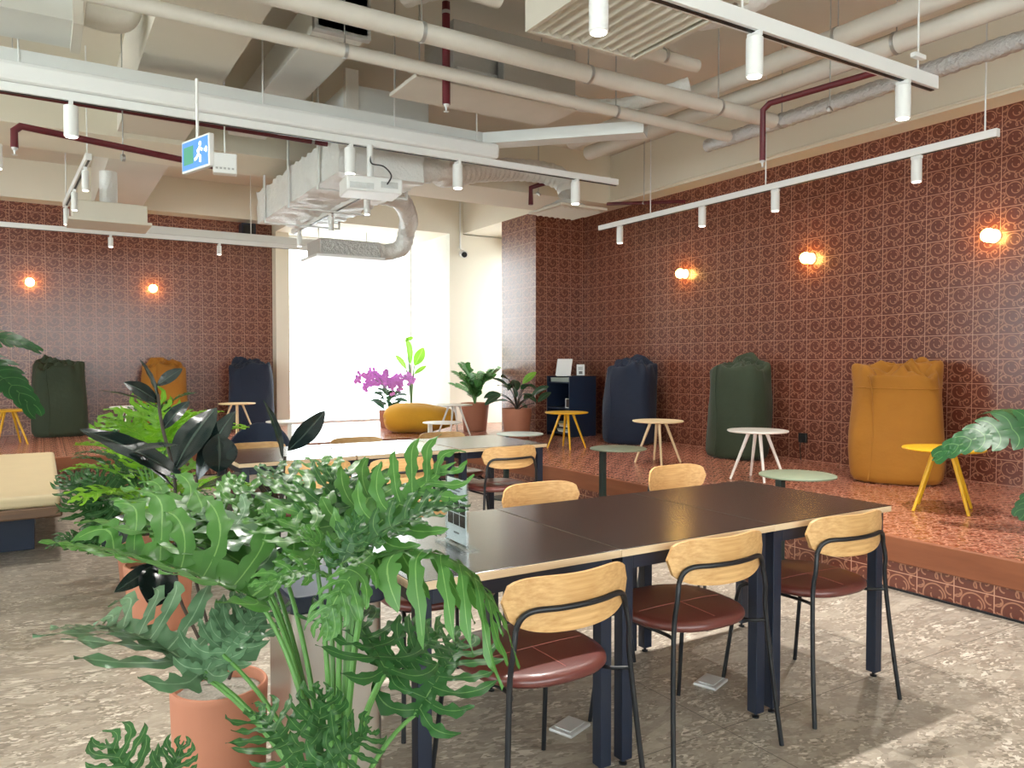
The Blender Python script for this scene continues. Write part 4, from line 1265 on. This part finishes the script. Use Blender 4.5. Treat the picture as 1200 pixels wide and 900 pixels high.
# sprinkler pipes
def sprinkler(t, p, r=.016, mat=None):
    p = V(p)
    MB().lathe([(.012, -.055), (.02, -.05), (.005, -.045), (.008, -.02), (.018, -.012), (.022, 0)], tuple(p), 16).build('sprinkler_head', M['chrome'], t)
t = pipe('sprinkler_pipe', [(-.14, 6.55, 2.88), (-.14, 6.55, 3.0), (-.10, 6.56, 3.04), (1.27, 6.86, 3.0)], .026, M['red'], 'dark red sprinkler pipe with an elbow end over the bench', bands=(.5,))
sprinkler(t, (0, 0, 0))
pipe('sprinkler_pipe', [(-.4, 6.74, 3.33), (2.2, 6.74, 3.30)], .026, M['red'], 'dark red pipe running just behind the long cable tray', bands=(.95,))
t = pipe('sprinkler_pipe', [(2.53, 5.04, 3.22), (2.53, 5.04, 3.95)], .03, M['red'], 'dark red upright sprinkler drop in the middle of the ceiling', bands=(.9,))
sprinkler(t, (0, 0, 0))
t = pipe('sprinkler_pipe', [(4.93, 4.22, 2.96), (4.93, 4.22, 3.36), (4.94, 4.16, 3.40), (5.06, 3.3, 3.40)], .024, M['red'], 'dark red sprinkler pipe dropping in front of the tiled side wall', bands=(.6,))
sprinkler(t, (0, 0, 0))
t = pipe('sprinkler_pipe', [(5.215, 8.063, 3.311), (5.215, 8.064, 3.521), (5.377, 7.964, 3.584)], .03, M['red'], 'short dark red pipe elbow beside the square air diffuser', bands=(.5,))
pipe('sprinkler_pipe', [(6.405, 8.038, 3.444), (6.557, 6.772, 3.269)], .022, M['red'], 'thin red pipe at the top of the tiled side wall', bands=(.5,))
pipe('conduit', [(6.6, 3.1, 3.53), (6.6, 9.1, 3.53)], .012, M['beige'], 'thin painted conduit along the edge of the side beam', cat='conduit')

# return-air grille box
t = thing('return_grille', 'large louvred return air grille box at the top of the ceiling', 'air grille', (2.5, 2.98, 3.33))
W_, D_ = .86, .95
b = MB(); b.box(0, 0, 0, .03, D_, .34).box(W_-.03, 0, 0, W_, D_, .34).box(.03, 0, 0, W_-.03, .03, .34).box(.03, D_-.03, 0, W_-.03, D_, .34).box(.03, .03, .32, W_-.03, D_-.03, .34)
b.build('box', M['grille'], t, smooth=0, bevel=.003)
lv = MB()
for k in range(10):
    x = .055+.078*k
    lv.obox((x+.012, D_/2, .030), (.066, D_-.062, .005), Matrix.Rotation(R(38), 3, 'Y'))
lv.build('louvre', M['grille'], t, smooth=0)
for x, y in ((.05, .05), (.81, .05), (.05, .9), (.81, .9)): MB().tube([(x, y, .34), (x, y, CZ-3.33)], .005, 6).build('hanger', M['galv'], t)
pipe('flexible_duct', [(2.62, 4.1, 3.88), (2.5, 4.4, 3.94), (2.3, 4.75, 3.95), (2.15, 4.95, 3.93)], .14, M['duct'], 'flexible white duct leaving the grille box', 'duct', k=6, ring=.06)
pipe('flexible_duct', [(3.375, 3.45, 3.53), (3.6, 3.44, 3.56), (3.95, 3.2, 3.74), (4.45, 2.55, 3.88)], .13, M['duct'], 'wide pale duct sleeve behind the front light track', 'duct', k=6, ring=.05)

# fan coil unit above the far tables with galvanised boxes
t = thing('fan_coil_unit', 'ceiling fan coil unit with a flat pale drip tray', 'air unit', (2.3, 4.98, 3.40))
MB().box(.02, .12, 0, 1.45, .62, .03).build('drip_tray', M['wrap'], t, smooth=0, bevel=.006)
MB().box(.30, .08, .08, 1.40, .58, .46).build('casing', M['galv'], t, smooth=0, bevel=.004)
MB().box(.66, -.03, .04, 1.05, .06, .30).build('coil_header', M['galv'], t, smooth=0, bevel=.01)
MB().box(.30, .02, .032, .64, .075, .10).build('foil_wrap', M['foil'], t, smooth=0, bevel=.01)
for x in (.06, 1.42):
    for y in (.15, .6): MB().tube([(x, y, .03), (x, y, CZ-3.4)], .005, 6).build('hanger', M['galv'], t)
pipe('flexible_duct', [(3.72, 5.3, 3.56), (3.95, 5.25, 3.52), (4.2, 5.0, 3.50), (4.55, 4.65, 3.62)], .06, M['duct'], 'bent lagged pipe leaving the fan coil drip tray', 'duct', k=6, ring=.08)
t = thing('air_duct', 'grey sheet metal duct box hanging above the long cable tray', 'duct', (2.28, 6.45, 3.46))
MB().box(0, 0, 0, .78, .6, .30).build('casing', M['tray'], t, smooth=0, bevel=.006)
MB().box(-.02, -.03, -.01, .10, .03, .42).build('flange', M['wrap'], t, smooth=0, bevel=.006)
# white rectangular duct, upper left
t = thing('air_duct', 'flat white rectangular duct running away under the slab', 'duct', (1.62, 5.15, 3.62))
MB().box(0, 0, 0, .36, 2.9, .26).build('casing', M['tray'], t, smooth=0, bevel=.004)
MB().box(-.02, .0, -.02, .38, .06, .28).build('flange', M['galv'], t, smooth=0, bevel=.003)
t = thing('air_duct', 'boxy grey duct end in the upper corner over the bench', 'duct', (-1.3, 5.62, 3.50))
MB().box(0, 0, 0, 1.52, .5, .34).build('casing', M['tray'], t, smooth=0, bevel=.004)
MB().box(1.50, -.02, -.02, 1.56, .52, .36).build('flange', M['wrap'], t, smooth=0, bevel=.003)
pipe('round_duct', [(.28, 5.8, 3.64), (.44, 5.8, 3.63), (.52, 5.8, 3.68), (.54, 5.8, 3.82), (.54, 5.8, 4.14)], .085, M['wrap'], 'round white duct with an upturned elbow in the upper corner', 'duct', k=5, n=20)

# wrinkled supply duct, flexible hoses and diffusers over the window side
t = thing('supply_duct', 'large wrinkled white supply duct with two flexible hoses before the window', 'duct', (2.24, 6.55, 3.02))
def wrinkled(x0, y0, z0, x1, y1, z1, amp, seed, nx=18, ny=60, nz=8):
    mb = MB()
    def q(x, y, z):
        p = V((x, y, z))
        k = noise.noise(V((x*4+seed, y*7, z*4)))+.6*noise.noise(V((x*9, y*16+seed, z*9)))
        rib = .12*math.sin(y*7)
        cx, cz = (x0+x1)/2, (z0+z1)/2
        d = V(((x-cx)/(x1-x0), 0, (z-cz)/(z1-z0)))
        d = d.normalized() if d.length else d
        return p+d*amp*(k+rib)
    per = [(x0+(x1-x0)*i/nx, z0) for i in range(nx)]+[(x1, z0+(z1-z0)*i/nz) for i in range(nz)]+[(x1-(x1-x0)*i/nx, z1) for i in range(nx)]+[(x0, z1-(z1-z0)*i/nz) for i in range(nz)]
    m = len(per); vs = []; fs = []
    for j in range(ny+1):
        y = y0+(y1-y0)*j/ny
        for (x, z) in per: vs.append(q(x, y, z))
    for j in range(ny):
        for i in range(m): fs.append((j*m+i, j*m+(i+1) % m, (j+1)*m+(i+1) % m, (j+1)*m+i))
    fs.append(tuple(range(m))[::-1]); fs.append(tuple(ny*m+i for i in range(m)))
    mb.add(vs, fs)
    return mb
wrinkled(0, 0, 0, .82, 2.95, .36, .030, 3).build('casing', M['duct'], t, smooth=60)
for y in (.5, 1.5, 2.5):
    b = MB(); b.box(-.035, y-.02, -.05, -.02, y+.02, CZ-3.05).box(-.035, y-.02, -.065, .86, y+.02, -.05).box(.85, y-.02, -.05, .865, y+.02, CZ-3.05)
    b.build('hanger', M['tray'], t, smooth=0)
SD = t
pipe('flexible_hose', [(3.0, 6.9, 3.2), (3.17, 6.9, 3.22), (3.4, 6.85, 3.26), (3.667, 7.37, 3.339), (4.218, 7.619, 3.508), (4.85, 7.818, 3.642), (5.265, 7.798, 3.651), (5.46, 7.679, 3.538), (5.466, 7.616, 3.383)], .13, M['duct'], '', 'duct', k=6, ring=.09, host=SD)
t = thing('air_diffuser', 'square ceiling diffuser near the tiled pillar', 'air diffuser', (5.429, 7.581, 3.157), R(0))
MB().prism([(-.34, -.34), (.34, -.34), (.34, .34), (-.34, .34)], 0, .03).build('frame', M['grille'], t, smooth=0, bevel=.004)
MB().lathe([(.30*1.2, .031), (.2, .10), (.14, .14)], n=4).build('neck', M['tray'], t, smooth=0)
lv = MB()
for k in range(7): lv.obox((-.26+.085*k, 0, -.008), (.05, .58, .004), Matrix.Rotation(R(30), 3, 'Y'))
lv.build('louvre', M['grille'], t, smooth=0)
DB = V((3.122, 8.994, 2.574))
pipe('flexible_hose', [(3.0, 7.9, 3.17), (3.26, 7.92, 3.17), (3.46, 8.0, 3.14), (3.72, 8.4, 3.05), tuple(DB+V((.74, -.22, .42))), tuple(DB+V((.74, -.06, .22))), tuple(DB+V((.56, 0, .145))), tuple(DB+V((.43, 0, .14)))], .105, M['duct'], '', 'duct', k=6, ring=.08, host=SD)
t = thing('air_diffuser', 'white diffuser box under the wrinkled duct in front of the window', 'air diffuser', tuple(DB))
MB().box(-.36, -.26, .03, .38, .26, .22).build('box', M['foil'], t, smooth=0, bevel=.01)
MB().box(-.42, -.32, 0, .42, .32, .03).build('frame', M['white'], t, smooth=0, bevel=.004)
for x in (-.3, .3): MB().tube([(x, 0, .22), (x, 0, 2.945-DB.z)], .005, 6).build('hanger', M['galv'], t)
t = thing('air_diffuser', 'peach-lit rectangular diffuser box above the bench', 'air diffuser', (.66, 9.6, 2.85), R(0))
MB().box(-.36, -.28, .03, .36, .28, .22).build('box', M['grille'], t, smooth=0, bevel=.008)
MB().box(-.40, -.32, 0, .40, .32, .03).build('frame', M['grille'], t, smooth=0, bevel=.004)
MB().tube([(0, 0, .22), (0, 0, .6)], .09, 16).build('neck', M['duct'], t)

# projector
t = thing('projector', 'white projector hanging from the cable tray before the wrinkled duct', 'projector', (2.36, 6.1, 2.74), R(-8))
MB().box(-.23, -.15, 0, .23, .17, .125).build('body', M['white'], t, smooth=0, bevel=.012)
vt = MB()
for k in range(9): vt.box(-.20+.02*k, -.1525, .03, -.188+.02*k, -.150, .06)
vt.box(-.205, -.1515, .02, -.01, -.1505, .07)
vt.build('vent_grille', M['galv'], t, smooth=0)
MB().box(.05, -.1535, .04, .19, -.150, .09).build('connector_panel', M['galv'], t, smooth=0)
MB().box(-.08, -.06, .126, .08, .10, .14).build('bracket', M['socket'], t, smooth=0)
MB().tube([(0, .02, .14), (0, .02, .42)], .028, 16).build('pole', M['white'], t)
MB().tube(spline([(.10, -.155, .07), (.12, -.21, .13), (.06, -.20, .20), (0, -.03, .26), (.0, .0, .34)], 6), .006, 8).build('cord', M['socket'], t)

# lit exit sign on its rod, with an emergency lamp box behind it
t = thing('exit_sign', 'small lit blue-green exit sign hanging from the cable tray', 'sign', (.93, 5.62, 2.66), R(-72))
MB().box(-.19, -.018, 0, .19, .018, .22).build('case', M['white'], t, smooth=0, bevel=.006)
MB().box(-.175, -.0205, .015, .175, -.0185, .205).build('screen', M['screen'], t, smooth=0)
g = MB()
g.box(-.15, -.0222, .05, -.02, -.0208, .17)
g.build('doorway_mark', M['screeng'], t, smooth=0)
g = MB()
def px(x0, z0, x1, z1): g.bar((x0, -.0222, z0), (x1, -.0222, z1), .0018, .018)
g.lathe([(.017, -.0005), (.017, .0005)], (.075, -.0222, .165), 14, m=Matrix.Rotation(R(90), 3, 'X'))
px(.07, .148, .05, .10); px(.05, .10, .085, .075); px(.085, .075, .08, .04); px(.05, .10, .025, .075); px(.025, .075, 0, .07); px(.065, .138, .105, .12); px(.065, .138, .035, .118)
px(.13, .115, .165, .115); px(.15, .13, .165, .115); px(.15, .10, .165, .115)
g.build('running_figure', M['figure'], t, smooth=0)
MB().tube([(0, 0, .22), (0, 0, .62)], .010, 10).build('rod', M['white'], t)
t = thing('emergency_light', 'white emergency lamp box behind the exit sign', 'emergency light', (1.28, 6.5, 2.86), R(-10))
MB().box(-.09, -.05, 0, .09, .05, .16).build('body', M['white'], t, smooth=0, bevel=.008)
gr = MB()
for k in range(5): gr.box(-.07+.03*k, -.0525, .03, -.052+.03*k, -.0502, .045)
gr.build('vent_grille', M['galv'], t, smooth=0)
MB().tube([(0, 0, .16), (0, 0, 1.2)], .006, 8).build('rod', M['white'], t)

# speaker, camera, ceiling lamp
t = thing('speaker', 'small dark speaker box high on the tiled back wall', 'speaker', (2.845, 12.75, 3.29))
MB().box(-.11, -.1, 0, .11, .12, .28).build('cabinet', M['navym'], t, smooth=0, bevel=.01)
MB().box(-.09, -.106, .03, .09, -.1005, .25).build('speaker_grille', M['socket'], t, smooth=0)
MB().tube([(0, .1, .2), (0, .2, .2)], .015, 10).build('wall_mount', M['socket'], t)
t = thing('security_camera', 'white security camera on a conduit under the corner beam', 'camera', (5.965, 11.3, 3.113))
MB().tube([(0, 0, .05), (0, .10, .16)], .018, 12).build('arm', M['white'], t)
MB().tube([(.02, .05, .05), (-.05, -.16, .0)], .06, 16).build('body', M['white'], t)
MB().tube([(-.05, -.161, 0), (-.054, -.172, -.003)], .045, 16).build('lens', M['socket'], t)
MB().tube([(0, .08, .16), (0, .08, .9)], .014, 10).build('conduit', M['white'], t)
t = thing('smoke_detector', 'white round detector on a short arm near the side beam', 'detector', (4.745, 2.839, 3.282))
MB().bar((-.06, 0, 0), (.06, 0, 0), .035, .03).build('body', M['white'], t, smooth=0, bevel=.004)
MB().tube([(0, 0, .015), (0, 0, .5)], .005, 8).build('rod', M['white'], t)

# ------------------------------------------------------------------ light, world, camera
w = bpy.data.worlds.new('World'); scn.world = w; w.use_nodes = True
bg = w.node_tree.nodes['Background']
bg.inputs[0].default_value = (.90, .99, 1, 1); bg.inputs[1].default_value = 7.0

cam = bpy.data.cameras.new('camera'); cam.sensor_width = 36; cam.lens = 27; cam.clip_end = 100; cam.clip_start = .02
co = bpy.data.objects.new('camera', cam); col.objects.link(co)
co.location = (0, 0, 1.35)
co.rotation_euler = (R(90)-math.atan(25/900), 0, R(-31.5))
scn.camera = co
scn.view_settings.view_transform = 'Standard'
scn.view_settings.look = 'None'
scn.view_settings.gamma = 1
scn.view_settings.use_curve_mapping = False
scn.view_settings.exposure = .2
